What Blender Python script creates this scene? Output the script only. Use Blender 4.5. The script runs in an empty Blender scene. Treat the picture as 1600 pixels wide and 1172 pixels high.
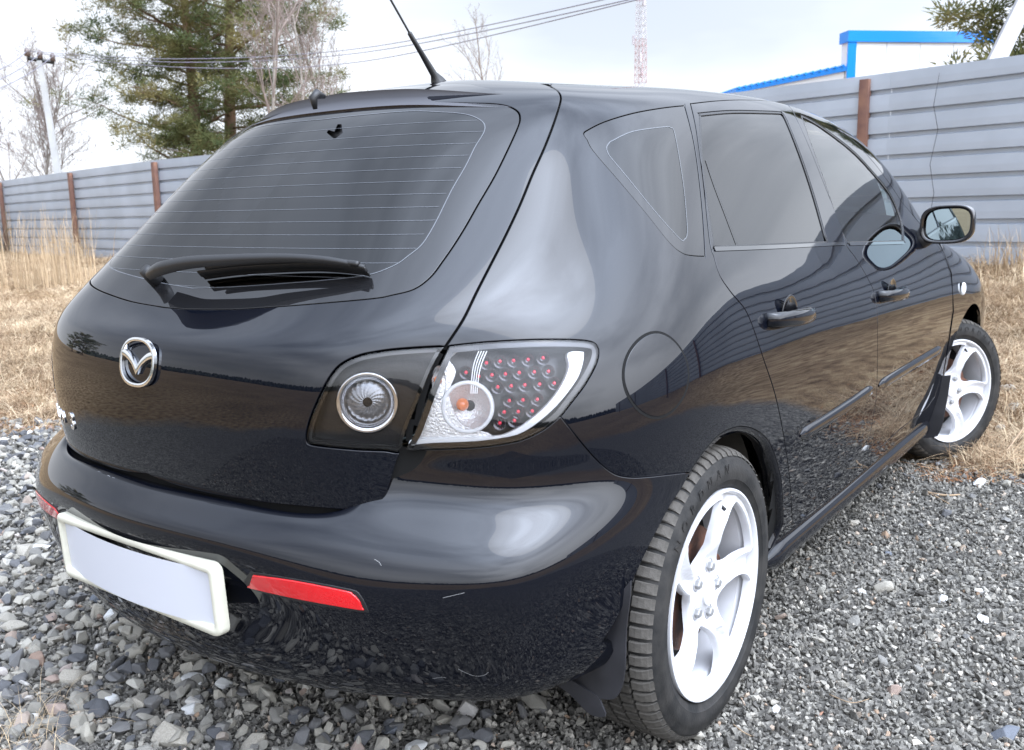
import bpy, bmesh, math, random
import numpy as np
from math import radians as R, pi, sin, cos
from mathutils import Vector, Matrix
from mathutils.bvhtree import BVHTree
from mathutils.geometry import delaunay_2d_cdt

random.seed(7); np.random.seed(7)
sc = bpy.context.scene
COL = sc.collection

# ------------------------------------------------------------------ camera
CAMPOS = np.array([-1.751, -1.617, 1.135]); YAW, PITCH, ROLL, FPX = R(36.23), R(-10.27), R(-1.02), 1438.0
d_ = np.array([cos(PITCH)*cos(YAW), cos(PITCH)*sin(YAW), sin(PITCH)])
r_ = np.cross(d_, [0, 0, 1]); r_ /= np.linalg.norm(r_)
u_ = np.cross(r_, d_)
CR = cos(ROLL)*r_+sin(ROLL)*u_; CU = -sin(ROLL)*r_+cos(ROLL)*u_; CD = d_
cam = bpy.data.cameras.new('camera'); camo = bpy.data.objects.new('camera', cam); COL.objects.link(camo)
camo.matrix_world = Matrix([[CR[0], CU[0], -CD[0], CAMPOS[0]], [CR[1], CU[1], -CD[1], CAMPOS[1]], [CR[2], CU[2], -CD[2], CAMPOS[2]], [0, 0, 0, 1]])
cam.sensor_width = 36; cam.lens = FPX/1600*36; cam.clip_start = .05; cam.clip_end = 3000
cam.dof.use_dof = True; cam.dof.focus_distance = 2.1; cam.dof.aperture_fstop = 9.0
sc.camera = camo
def pix(p):
    v = np.asarray(p)-CAMPOS; z = v@CD
    return np.stack([800+FPX*(v@CR)/z, 586-FPX*(v@CU)/z], -1)
def ray(u, v):
    w = CD+(u-800)/FPX*CR-(v-586)/FPX*CU
    return w/np.linalg.norm(w)
def on_axis(u, v, ax, val):                       # where the sight line of a photo point meets a plane
    w = ray(u, v); return CAMPOS+w*(val-CAMPOS[ax])/w[ax]

# ------------------------------------------------------------------ light
SUN_EL, SUN_AZ = R(60), R(-93)     # direction towards the sun
SUNV = Vector((cos(SUN_EL)*cos(SUN_AZ), cos(SUN_EL)*sin(SUN_AZ), sin(SUN_EL)))
sun = bpy.data.lights.new('sun', 'SUN'); suno = bpy.data.objects.new('sun', sun); COL.objects.link(suno)
sun.energy = .6; sun.angle = R(38); sun.color = (1, .93, .82)
suno.rotation_euler = SUNV.to_track_quat('Z', 'Y').to_euler(); suno.location = (0, -20, 20)
world = bpy.data.worlds.new('World'); sc.world = world; world.use_nodes = True
wn = world.node_tree.nodes; wl = world.node_tree.links; wn.clear()
sky = wn.new('ShaderNodeTexSky'); sky.sky_type = 'NISHITA'; sky.sun_disc = False
sky.sun_elevation = SUN_EL; sky.sun_rotation = pi/2-SUN_AZ; sky.dust_density = 1.2; sky.air_density = 1.2; sky.ozone_density = 1.0; sky.altitude = 100
tc = wn.new('ShaderNodeTexCoord'); mp = wn.new('ShaderNodeMapping'); mp.inputs['Scale'].default_value = (1.0, 1.0, 3.2)
nz = wn.new('ShaderNodeTexNoise'); nz.inputs['Scale'].default_value = 1.5; nz.inputs['Detail'].default_value = 5; nz.inputs['Roughness'].default_value = .5
cr = wn.new('ShaderNodeValToRGB'); cr.color_ramp.elements[0].position = .34; cr.color_ramp.elements[1].position = .56
cr.color_ramp.elements[0].color = (.58, .58, .58, 1); cr.color_ramp.elements[1].color = (.96, .96, .96, 1)
# thin high cloud: brighter towards the sun, as any veil is
dn = wn.new('ShaderNodeVectorMath'); dn.operation = 'NORMALIZE'; dt = wn.new('ShaderNodeVectorMath'); dt.operation = 'DOT_PRODUCT'; dt.inputs[1].default_value = SUNV[:]
ph = wn.new('ShaderNodeValToRGB'); ph.color_ramp.interpolation = 'EASE'; pe_ = ph.color_ramp.elements
while len(pe_) < 7: pe_.new(.5)
for q, (p_, v_) in zip(pe_, ((0., .15), (.45, .175), (.72, .42), (.88, .90), (.965, 1.6), (.988, 2.5), (1., 3.99))): q.position = p_; q.color = (v_/4, v_/4, v_/4, 1)
mrd = wn.new('ShaderNodeMapRange'); mrd.inputs[1].default_value = -1; mrd.inputs[2].default_value = 1
sx_ = wn.new('ShaderNodeSeparateXYZ'); zr_ = wn.new('ShaderNodeMapRange'); zr_.inputs[1].default_value = 0; zr_.inputs[2].default_value = .75
cc = wn.new('ShaderNodeMix'); cc.data_type = 'RGBA'; cc.inputs['A'].default_value = (306, 317, 338, 1); cc.inputs['B'].default_value = (152, 172, 210, 1)
cm = wn.new('ShaderNodeMix'); cm.data_type = 'RGBA'; cm.blend_type = 'MULTIPLY'; cm.inputs['Factor'].default_value = 1
mx = wn.new('ShaderNodeMix'); mx.data_type = 'RGBA'
bg = wn.new('ShaderNodeBackground'); bg.inputs['Strength'].default_value = .098
wo = wn.new('ShaderNodeOutputWorld')
wl.new(tc.outputs['Generated'], dn.inputs[0]); wl.new(dn.outputs['Vector'], dt.inputs[0]); wl.new(dt.outputs['Value'], mrd.inputs[0]); wl.new(mrd.outputs[0], ph.inputs[0])
wl.new(dn.outputs['Vector'], sx_.inputs[0]); wl.new(sx_.outputs['Z'], zr_.inputs[0]); wl.new(zr_.outputs[0], cc.inputs['Factor']); wl.new(cc.outputs['Result'], cm.inputs['A']); wl.new(ph.outputs[0], cm.inputs['B'])
wl.new(tc.outputs['Generated'], mp.inputs['Vector']); wl.new(mp.outputs[0], nz.inputs['Vector']); wl.new(nz.outputs['Fac'], cr.inputs[0])
wl.new(cr.outputs[0], mx.inputs['Factor']); wl.new(sky.outputs[0], mx.inputs['A']); wl.new(cm.outputs['Result'], mx.inputs['B']); wl.new(mx.outputs['Result'], bg.inputs['Color']); wl.new(bg.outputs[0], wo.inputs[0])
sc.view_settings.view_transform = 'Standard'; sc.view_settings.look = 'None'; sc.view_settings.gamma = 1; sc.view_settings.use_curve_mapping = False
sc.view_settings.exposure = 0.05

# ------------------------------------------------------------------ materials
def nt(name):
    m = bpy.data.materials.new(name); m.use_nodes = True
    return m, m.node_tree.nodes, m.node_tree.links, m.node_tree.nodes['Principled BSDF']
def mat(name, col, rough=.5, metal=0, coat=0, bump=0, bscale=200, var=0, vscale=8, spec=.5, col2=None, coords='Object', detail=4):
    m, n, l, b = nt(name)
    b.inputs['Base Color'].default_value = (*col, 1); b.inputs['Roughness'].default_value = rough; b.inputs['Metallic'].default_value = metal
    b.inputs['Coat Weight'].default_value = coat; b.inputs['Coat Roughness'].default_value = .02; b.inputs['Specular IOR Level'].default_value = spec
    t = n.new('ShaderNodeTexCoord')
    if var or col2:
        z = n.new('ShaderNodeTexNoise'); z.inputs['Scale'].default_value = vscale; z.inputs['Detail'].default_value = detail
        r = n.new('ShaderNodeValToRGB'); r.color_ramp.elements[0].position = .35; r.color_ramp.elements[1].position = .65
        c2 = col2 or tuple(min(1, c*(1+var)) for c in col); c1 = col if col2 else tuple(c*(1-var) for c in col)
        r.color_ramp.elements[0].color = (*c1, 1); r.color_ramp.elements[1].color = (*c2, 1)
        l.new(t.outputs[coords], z.inputs['Vector']); l.new(z.outputs['Fac'], r.inputs[0]); l.new(r.outputs[0], b.inputs['Base Color'])
    if bump:
        z = n.new('ShaderNodeTexNoise'); z.inputs['Scale'].default_value = bscale; z.inputs['Detail'].default_value = 3
        k = n.new('ShaderNodeBump'); k.inputs['Strength'].default_value = bump; k.inputs['Distance'].default_value = .002
        l.new(t.outputs[coords], z.inputs['Vector']); l.new(z.outputs['Fac'], k.inputs['Height']); l.new(k.outputs[0], b.inputs['Normal'])
    return m
def paint_mat():
    m, n, l, b = nt('black_car_paint')
    b.inputs['Coat Weight'].default_value = 1; b.inputs['Coat Roughness'].default_value = .015; b.inputs['Coat IOR'].default_value = 1.5
    b.inputs['Specular IOR Level'].default_value = 0
    t = n.new('ShaderNodeTexCoord')
    # dust film: thicker low down, speckled
    z = n.new('ShaderNodeTexNoise'); z.inputs['Scale'].default_value = 5; z.inputs['Detail'].default_value = 8; z.inputs['Roughness'].default_value = .65
    sp = n.new('ShaderNodeTexNoise'); sp.inputs['Scale'].default_value = 160; sp.inputs['Detail'].default_value = 2
    rs = n.new('ShaderNodeMapRange'); rs.inputs[1].default_value = .70; rs.inputs[2].default_value = .76
    xyz = n.new('ShaderNodeSeparateXYZ'); mr = n.new('ShaderNodeMapRange'); mr.inputs[1].default_value = .95; mr.inputs[2].default_value = .15; mr.inputs[3].default_value = .12; mr.inputs[4].default_value = .8
    m1 = n.new('ShaderNodeMath'); m1.operation = 'MULTIPLY'; m2 = n.new('ShaderNodeMath'); m2.operation = 'ADD'; m3 = n.new('ShaderNodeMath'); m3.operation = 'MULTIPLY'; m3.inputs[1].default_value = .03
    l.new(t.outputs['Object'], z.inputs['Vector']); l.new(t.outputs['Object'], sp.inputs['Vector']); l.new(sp.outputs['Fac'], rs.inputs[0])
    l.new(t.outputs['Object'], xyz.inputs[0]); l.new(xyz.outputs['Z'], mr.inputs[0])
    l.new(z.outputs['Fac'], m1.inputs[0]); l.new(mr.outputs[0], m1.inputs[1])
    l.new(rs.outputs[0], m2.inputs[0]); l.new(m1.outputs[0], m2.inputs[1]); l.new(m2.outputs[0], m3.inputs[0])
    c = n.new('ShaderNodeMix'); c.data_type = 'RGBA'; c.inputs['A'].default_value = (.0017, .0025, .0055, 1); c.inputs['B'].default_value = (.20, .185, .165, 1)
    l.new(m3.outputs[0], c.inputs['Factor']); l.new(c.outputs['Result'], b.inputs['Base Color'])
    b.inputs['Roughness'].default_value = .30
    # orange peel
    op = n.new('ShaderNodeTexNoise'); op.inputs['Scale'].default_value = 7; op.inputs['Detail'].default_value = 1
    k = n.new('ShaderNodeBump'); k.inputs['Strength'].default_value = .098; k.inputs['Distance'].default_value = .004
    l.new(t.outputs['Object'], op.inputs['Vector']); l.new(op.outputs['Fac'], k.inputs['Height']); l.new(k.outputs[0], b.inputs['Coat Normal'])
    return m
def glass_mat(name, tint, refl=1.0, rough=.01, ior=1.55, add=0.0, solid=False):
    m, n, l, b = nt(name); n.remove(b)
    o = n['Material Output']
    tr = n.new('ShaderNodeBsdfDiffuse' if solid else 'ShaderNodeBsdfTransparent'); tr.inputs[0].default_value = (*tint, 1)
    gl = n.new('ShaderNodeBsdfGlossy'); gl.inputs['Roughness'].default_value = rough; gl.inputs['Color'].default_value = (refl, refl, refl, 1)
    fr = n.new('ShaderNodeFresnel'); fr.inputs[0].default_value = ior
    ad = n.new('ShaderNodeMath'); ad.operation = 'ADD'; ad.inputs[1].default_value = add; ad.use_clamp = True
    mi = n.new('ShaderNodeMixShader'); l.new(fr.outputs[0], ad.inputs[0]); l.new(ad.outputs[0], mi.inputs[0]); l.new(tr.outputs[0], mi.inputs[1]); l.new(gl.outputs[0], mi.inputs[2]); l.new(mi.outputs[0], o.inputs[0])
    return m
M_PAINT = paint_mat()
M_SHELL = mat('black_underbody', (.006, .006, .006), .8, spec=.2)
M_TRIM = mat('black_plastic_trim', (.012, .012, .013), .42, bump=.15, bscale=900)
M_GLOSS = mat('gloss_black_trim', (.004, .004, .005), .06, coat=.6)
M_GLASS_DK = glass_mat('dark_tinted_glass', (.012, .013, .015), ior=1.47, add=.006)
M_GLASS_FR = glass_mat('light_tinted_glass', (.50, .62, .60), ior=1.55)
M_FRIT = glass_mat('glass_black_border', (.010, .010, .011), ior=1.47, add=.006, solid=True)
M_LINE = glass_mat('defroster_print', (.085, .09, .10), ior=1.47, add=.006, solid=True)
M_CHROME = mat('chrome', (.80, .81, .83), .12, metal=1)
M_LENS = glass_mat('clear_lamp_lens', (.93, .93, .95), ior=1.45)
M_LENS_SM = glass_mat('smoked_lamp_lens', (.80, .80, .82), ior=1.5)
M_LAMPDK = mat('lamp_dark_housing', (.02, .02, .022), .28, metal=.3, bump=.3, bscale=120)
M_LAMPWH = mat('lamp_white_strip', (.85, .87, .88), .25)
M_LAMPSILV = mat('lamp_silver_reflector', (.75, .76, .76), .22, metal=.55, bump=.8, bscale=260)
M_LED = mat('red_led', (.90, .02, .07), .2, coat=1)
M_AMBER = mat('amber_bulb', (.75, .20, .05), .2, coat=1)
M_RED = mat('red_reflector', (.62, .005, .01), .12, coat=1, bump=.4, bscale=500)
M_WHITEPL = mat('cream_plate_frame', (.60, .58, .48), .45, var=.06, vscale=20)
M_PLATE = mat('blank_plate', (.55, .56, .61), .5)
M_RIM = mat('white_painted_alloy', (.60, .60, .62), .3, coat=.5, var=.09, vscale=9)
M_TYRE = mat('tyre_rubber', (.016, .016, .016), .7, spec=.22, bump=.35, bscale=160, col2=(.034, .032, .030), vscale=22)
M_TREAD = mat('dusty_tread_rubber', (.050, .047, .042), .9, spec=.15, bump=.5, bscale=300, col2=(.10, .092, .082), vscale=40)
M_RUST = mat('rusty_brake', (.14, .055, .03), .7, bump=.6, bscale=120, col2=(.05, .035, .03), vscale=25)
M_STEELDK = mat('dark_steel', (.05, .05, .05), .5, metal=.5)
M_SEAT = mat('grey_seat_fabric', (.05, .052, .055), .9)
M_FLAP = mat('mud_flap_plastic', (.018, .018, .021), .38, bump=.25, bscale=60, col2=(.03, .03, .035), vscale=12)
M_LEDCUP = mat('led_pocket_smoke', (.09, .085, .09), .18, metal=.7)
M_REVLENS = mat('reversing_lens', (.30, .31, .32), .12, metal=.5, coat=1)
M_SATIN = mat('satin_dark_plastic', (.05, .05, .058), .42)
M_LINER = mat('dusty_arch_liner', (.030, .027, .024), .9, bump=.4, bscale=60, col2=(.065, .058, .048), vscale=9)
M_SCR = mat('bare_scratch', (.22, .22, .22), .6)
M_NUT = mat('lug_nut_steel', (.38, .38, .38), .5, metal=.6)
M_POCKET = mat('lug_pocket_grey', (.25, .25, .27), .5)
M_CONC2 = mat('grey_concrete', (.36, .36, .37), .9, var=.1, vscale=3)
M_PAINT2 = mat('black_mirror_cap', (.006, .006, .008), .12, coat=1)
M_MIRROR = mat('mirror_silver', (.40, .50, .56), .01, metal=1)

# ------------------------------------------------------------------ object helpers
def tag(o, **k):
    for a, b in k.items(): o[a] = b
    return o
def empty(name, loc=(0, 0, 0), parent=None, **k):
    o = bpy.data.objects.new(name, None); COL.objects.link(o); o.location = loc; o.empty_display_size = .1
    if parent: o.parent = parent
    return tag(o, **k)
def link(name, me, parent=None, **k):
    o = bpy.data.objects.new(name, me); COL.objects.link(o)
    if parent: o.parent = parent
    return tag(o, **k)
def mesh(name, V, F, m, parent=None, smooth=True, N=None, **k):
    me = bpy.data.meshes.new(name); me.from_pydata([tuple(v) for v in V], [], [tuple(int(i) for i in f) for f in F]); me.update()
    if m: me.materials.append(m)
    if smooth: me.polygons.foreach_set('use_smooth', [True]*len(me.polygons))
    if N is not None: me.normals_split_custom_set_from_vertices([tuple(x) for x in N])
    return link(name, me, parent, **k)
def bm_obj(name, bm, m, parent=None, smooth=True, angle=None, **k):
    me = bpy.data.meshes.new(name); bm.normal_update(); bm.to_mesh(me); bm.free(); me.materials.append(m)
    if smooth:
        me.polygons.foreach_set('use_smooth', [True]*len(me.polygons))
        if angle: me.set_sharp_from_angle(angle=R(angle))
    return link(name, me, parent, **k)
def add_box(bm, c, s, rot=None, bevel=0):
    r = bmesh.ops.create_cube(bm, size=1); vs = r['verts']
    bmesh.ops.scale(bm, vec=s, verts=vs)
    if bevel:
        es = list({e for v in vs for e in v.link_edges})
        q = bmesh.ops.bevel(bm, geom=es, offset=bevel, segments=2, affect='EDGES', profile=.5); vs = list({v for f in q['faces'] for v in f.verts} | {v for v in vs if v.is_valid})
    if rot is not None: bmesh.ops.rotate(bm, matrix=rot, verts=vs, cent=(0, 0, 0))
    bmesh.ops.translate(bm, vec=c, verts=vs); return vs
def tube(V, F, pts, rad, n=8, cap=True):          # swept tube, rad a number or a list
    pts = [np.asarray(p, float) for p in pts]; b = len(V); rads = rad if hasattr(rad, '__len__') else [rad]*len(pts)
    up = None
    for i, p in enumerate(pts):
        t = pts[min(i+1, len(pts)-1)]-pts[max(i-1, 0)]; t /= np.linalg.norm(t)+1e-12
        if up is None:
            a = np.array([0, 0, 1.]) if abs(t[2]) < .9 else np.array([1., 0, 0]); up = a-t*(a@t)
        up = up-t*(up@t); up /= np.linalg.norm(up); s = np.cross(t, up)
        for k in range(n):
            a = 2*pi*k/n; V.append(p+rads[i]*(cos(a)*up+sin(a)*s))
    for i in range(len(pts)-1):
        for k in range(n):
            F.append((b+i*n+k, b+i*n+(k+1) % n, b+(i+1)*n+(k+1) % n, b+(i+1)*n+k))
    if cap: F.append(tuple(b+k for k in range(n))[::-1]); F.append(tuple(b+(len(pts)-1)*n+k for k in range(n)))
def lathe(V, F, prof, n=64, close=False):          # profile (radius, y) round the y axis
    b = len(V); m = len(prof)
    for k in range(n):
        a = 2*pi*k/n
        for r, y in prof: V.append((r*cos(a), y, r*sin(a)))
    for k in range(n):
        for j in range(m-1 if not close else m):
            j2 = (j+1) % m
            F.append((b+k*m+j, b+k*m+j2, b+((k+1) % n)*m+j2, b+((k+1) % n)*m+j))
def catmull(P, n=6, closed=False):
    P = [np.asarray(p, float) for p in P]; m = len(P); out = []
    for i in range(m if closed else m-1):
        if closed: a, b, c, d = P[(i-1) % m], P[i], P[(i+1) % m], P[(i+2) % m]
        else: a, b, c, d = P[max(i-1, 0)], P[i], P[i+1], P[min(i+2, m-1)]
        for k in range(n):
            t = k/n; out.append(.5*((2*b)+(c-a)*t+(2*a-5*b+4*c-d)*t*t+(3*b-a-3*c+d)*t**3))
    if not closed: out.append(P[-1])
    return out

# ------------------------------------------------------------------ smooth body surfaces
class Surf:
    """bicubic B-spline sheet through a net of body points; stations run round the car, rows run up it"""
    def __init__(s, net, mir_s0=True, mir_t1=False, comp=1.0):
        P = np.array(net, float)                   # [station,row,3], y as positive = right side distance
        P[..., 1] *= -1
        s.mir_s0, s.mir_t1 = mir_s0, mir_t1
        s.ns, s.nt = P.shape[:2]
        Q = P.copy()
        for _ in range(3):
            E = s._pad(Q); A = (E[:-2]+4*E[1:-1]+E[2:])/6; B = (A[:, :-2]+4*A[:, 1:-1]+A[:, 2:])/6
            Q = Q+comp*(P-B)
        s.E = s._pad(Q)
    def _pad(s, Q):
        f = np.array([1, -1, 1])
        a = Q[1]*f if s.mir_s0 else 2*Q[0]-Q[1]
        E = np.concatenate([a[None], Q, (2*Q[-1]-Q[-2])[None]], 0)
        b = E[:, -2]*f if s.mir_t1 else 2*E[:, -1]-E[:, -2]
        return np.concatenate([(2*E[:, 0]-E[:, 1])[:, None], E, b[:, None]], 1)
    def ev(s, S, T, der=False):
        S = np.clip(np.asarray(S, float), 0, s.ns-1-1e-9); T = np.clip(np.asarray(T, float), 0, s.nt-1-1e-9)
        i = np.floor(S).astype(int); j = np.floor(T).astype(int); u = S-i; v = T-j
        def B(u): return np.stack([(1-u)**3, 3*u**3-6*u**2+4, -3*u**3+3*u**2+3*u+1, u**3], -1)/6
        def D(u): return np.stack([-(1-u)**2*3, 9*u**2-12*u, -9*u**2+6*u+3, 3*u**2], -1)/6
        bu, bv = B(u), B(v)
        G = np.stack([np.stack([s.E[i+a, j+b] for b in range(4)], -2) for a in range(4)], -3)
        p = np.einsum('...a,...b,...abk->...k', bu, bv, G)
        if not der: return p
        return p, np.einsum('...a,...b,...abk->...k', D(u), bv, G), np.einsum('...a,...b,...abk->...k', bu, D(v), G)
    def pn(s, S, T):
        p, a, b = s.ev(S, T, True); n = np.cross(a, b); n /= np.linalg.norm(n, axis=-1, keepdims=True)+1e-12
        return p, n, a, b
    def grid(s, k=16):
        s.k = k; ss = np.linspace(0, s.ns-1, (s.ns-1)*k+1); tt = np.linspace(0, s.nt-1, (s.nt-1)*k+1)
        SS, TT = np.meshgrid(ss, tt, indexing='ij'); P, N, _, _ = s.pn(SS, TT)
        s.gs, s.gt, s.GP, s.GN = ss, tt, P, N; a, b = len(ss), len(tt)
        I = np.arange(a*b).reshape(a, b); s.F = np.stack([I[:-1, :-1], I[1:, :-1], I[1:, 1:], I[:-1, 1:]], -1).reshape(-1, 4)
        V = P.reshape(-1, 3); F = np.concatenate([s.F, s.F+len(V)]); V = np.concatenate([V, V*[1, -1, 1]])
        s.bvh = BVHTree.FromPolygons([tuple(x) for x in V], [tuple(int(q) for q in f) for f in F])
        s.gpx = pix(P.reshape(-1, 3))
    def hit(s, u, v):                              # signed stations: the left flank counts negative
        w = ray(u, v); loc, nor, fi, dist = s.bvh.ray_cast(Vector(CAMPOS), Vector(w))
        if fi is None:
            D = ((s.gpx-[u, v])**2).sum(1)+((s.GN.reshape(-1, 3)*(s.GP.reshape(-1, 3)-CAMPOS)).sum(1) > 0)*1e6
            k = int(np.argmin(D)); i, j = divmod(k, len(s.gt)); return np.array([s.gs[i], s.gt[j]])
        g = 1
        if fi >= len(s.F): fi -= len(s.F); g = -1
        i, j = divmod(fi, len(s.gt)-1); st = np.array([s.gs[i]+.5/s.k, s.gt[j]+.5/s.k]); st[0] *= g
        for _ in range(5):
            q3 = np.array([1, -1, 1]) if st[0] < 0 else np.ones(3)
            p, a, b = s.ev(abs(st[0]), st[1], True); p = p*q3; a = a*q3*(1 if st[0] >= 0 else -1); b = b*q3; q = pix(p); e = 1e-4
            J = np.stack([(pix(p+a*e)-q)/e, (pix(p+b*e)-q)/e], 1)
            try: dx = np.linalg.solve(J, np.array([u, v])-q)
            except Exception: break
            st = st+np.clip(dx, -.2, .2)
        return np.clip(st, [-(s.ns-1), 0], [s.ns-1, s.nt-1])
    def curve(s, px, n=5, right=True):
        c = np.array([s.hit(*p) for p in catmull(px, n)])
        if right: c[:, 0] = np.maximum(c[:, 0], 0)
        return c
def pip(P, poly):
    x, y = P[:, 0], P[:, 1]; ins = np.zeros(len(P), bool); a = poly; b = np.roll(poly, -1, 0)
    for (x1, y1), (x2, y2) in zip(a, b):
        c = (y1 > y) != (y2 > y)
        with np.errstate(divide='ignore', invalid='ignore'): ins ^= c & (x < (x2-x1)*(y-y1)/(y2-y1+1e-15)+x1)
    return ins
def clean(poly, eps=2e-3):
    out = [poly[0]]
    for p in poly[1:]:
        if np.linalg.norm(p-out[-1]) > eps: out.append(p)
    if np.linalg.norm(out[0]-out[-1]) < eps: out.pop()
    return np.array(out)
def area(poly): return .5*np.sum(poly[:, 0]*np.roll(poly[:, 1], -1)-np.roll(poly[:, 0], -1)*poly[:, 1])
def inset(surf, poly, d):                          # move an outline inwards along the surface by d metres
    if area(poly) < 0: poly = poly[::-1]
    p, n, a, b = surf.pn(poly[:, 0], poly[:, 1]); e = np.roll(p, -1, 0)-np.roll(p, 1, 0)
    e /= np.linalg.norm(e, axis=1, keepdims=True)+1e-12
    m = np.cross(n, e); out = poly.copy()
    # sign: inwards in parameter space
    for k in range(len(poly)):
        J = np.stack([a[k], b[k]], 1); q = np.linalg.lstsq(J, m[k]*abs(d), rcond=None)[0]
        t = np.roll(poly, -1, 0)[k]-np.roll(poly, 1, 0)[k]; nin = np.array([-t[1], t[0]])
        if q@nin < 0: q = -q
        if d < 0: q = -q
        out[k] = poly[k]+q
    return out
def panel(name, surf, poly, m, parent=None, depth=0., holes=(), gap=.0018, step=.10, skirt=.012, mirror=None, both=False, roll=.0015, keep=None, **k):
    """cut one panel out of a body surface: outline and holes in surface parameters, rolled edges, real thickness"""
    poly = clean(np.array(poly)); poly = inset(surf, poly, gap) if gap else (poly if area(poly) > 0 else poly[::-1])
    if both: poly[:, 0] = np.where(poly[:, 0] < .03, 0, poly[:, 0])
    hs = []
    for h in holes:
        h = clean(np.array(h)); h = inset(surf, h, -gap) if gap else (h if area(h) > 0 else h[::-1]); hs.append(h)
    lo, hi = poly.min(0), poly.max(0)
    g = np.stack(np.meshgrid(np.arange(lo[0]+step*.5, hi[0], step), np.arange(lo[1]+step*.5, hi[1], step), indexing='ij'), -1).reshape(-1, 2)
    loops = [poly]+hs; bd = np.concatenate(loops)
    if len(g):
        g = g[pip(g, poly)]
        for h in hs: g = g[~pip(g, h)]
    if len(g):
        dm = np.min(((g[:, None, :]-bd[None])**2).sum(-1), 1); g = g[dm > (step*.38)**2]
    V2 = np.concatenate([bd, g]) if len(g) else bd
    ed = []; o = 0
    for L in loops: ed += [(o+i, o+(i+1) % len(L)) for i in range(len(L))]; o += len(L)
    ov, oe, of, *_ = delaunay_2d_cdt([Vector(v) for v in V2], ed, [], 0, 1e-6)
    ov = np.array([tuple(v) for v in ov]); of = np.array([f for f in of if len(f) == 3])
    cen = ov[of].mean(1); ok = pip(cen, poly)
    for h in hs: ok &= ~pip(cen, h)
    of = of[ok]
    P, N, A, B = surf.pn(ov[:, 0], ov[:, 1]); P = P-N*depth
    # orient faces
    f0 = of; fn = np.cross(P[f0[:, 1]]-P[f0[:, 0]], P[f0[:, 2]]-P[f0[:, 0]]); fl = (fn*N[f0[:, 0]]).sum(1) < 0
    of[fl] = of[fl][:, ::-1]
    V = [*P]; NN = [*N]; F = [tuple(f) for f in of]
    # rolled edge and skirt from boundary edges
    if skirt:
        cnt = {}
        for f in of:
            for a, b in ((f[0], f[1]), (f[1], f[2]), (f[2], f[0])): cnt[(a, b)] = 1
        bed = [(a, b) for (a, b) in cnt if (b, a) not in cnt]
        if both: bed = [(a, b) for a, b in bed if not (ov[a, 0] < 1e-6 and ov[b, 0] < 1e-6)]
        nb = {}
        for a, b in bed: nb.setdefault(a, []).append(b); nb.setdefault(b, []).append(a)
        outv = {}
        for a, b in bed:                           # outward direction from the triangle side
            e = P[b]-P[a]; e /= np.linalg.norm(e)+1e-12; n = N[a]+N[b]; o_ = np.cross(e, n/np.linalg.norm(n))
            for q in (a, b): outv[q] = outv.get(q, np.zeros(3))+o_
        idx = {}
        for q, o_ in outv.items():
            o_ = o_/(np.linalg.norm(o_)+1e-12)
            if both and ov[q, 0] < 1e-6: o_ = o_*np.array([1, 0, 1])
            rings = [(P[q]+o_*roll*.7-N[q]*roll*.3, o_*.7+N[q]*.7), (P[q]+o_*roll-N[q]*roll, o_), (P[q]+o_*roll-N[q]*skirt, o_)]
            idx[q] = []
            for rp, rn in rings: idx[q].append(len(V)); V.append(rp); NN.append(rn/np.linalg.norm(rn))
        for a, b in bed:
            ia, ib = [a]+idx[a], [b]+idx[b]
            for r in range(3): F.append((ib[r], ia[r], ia[r+1], ib[r+1]))
    V = np.array(V); NN = np.array(NN)
    if both:
        nV = len(V); V = np.concatenate([V, V*[1, -1, 1]]); NN = np.concatenate([NN, NN*[1, -1, 1]]); F = F+[tuple(i+nV for i in f[::-1]) for f in F]
    o = mesh(name, V, F, m, parent, N=NN, **k)
    if mirror is not None:
        mesh(name, V*[1, -1, 1], [f[::-1] for f in F], m, mirror if mirror is not True else parent, N=NN*[1, -1, 1], **k)
    return o
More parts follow.
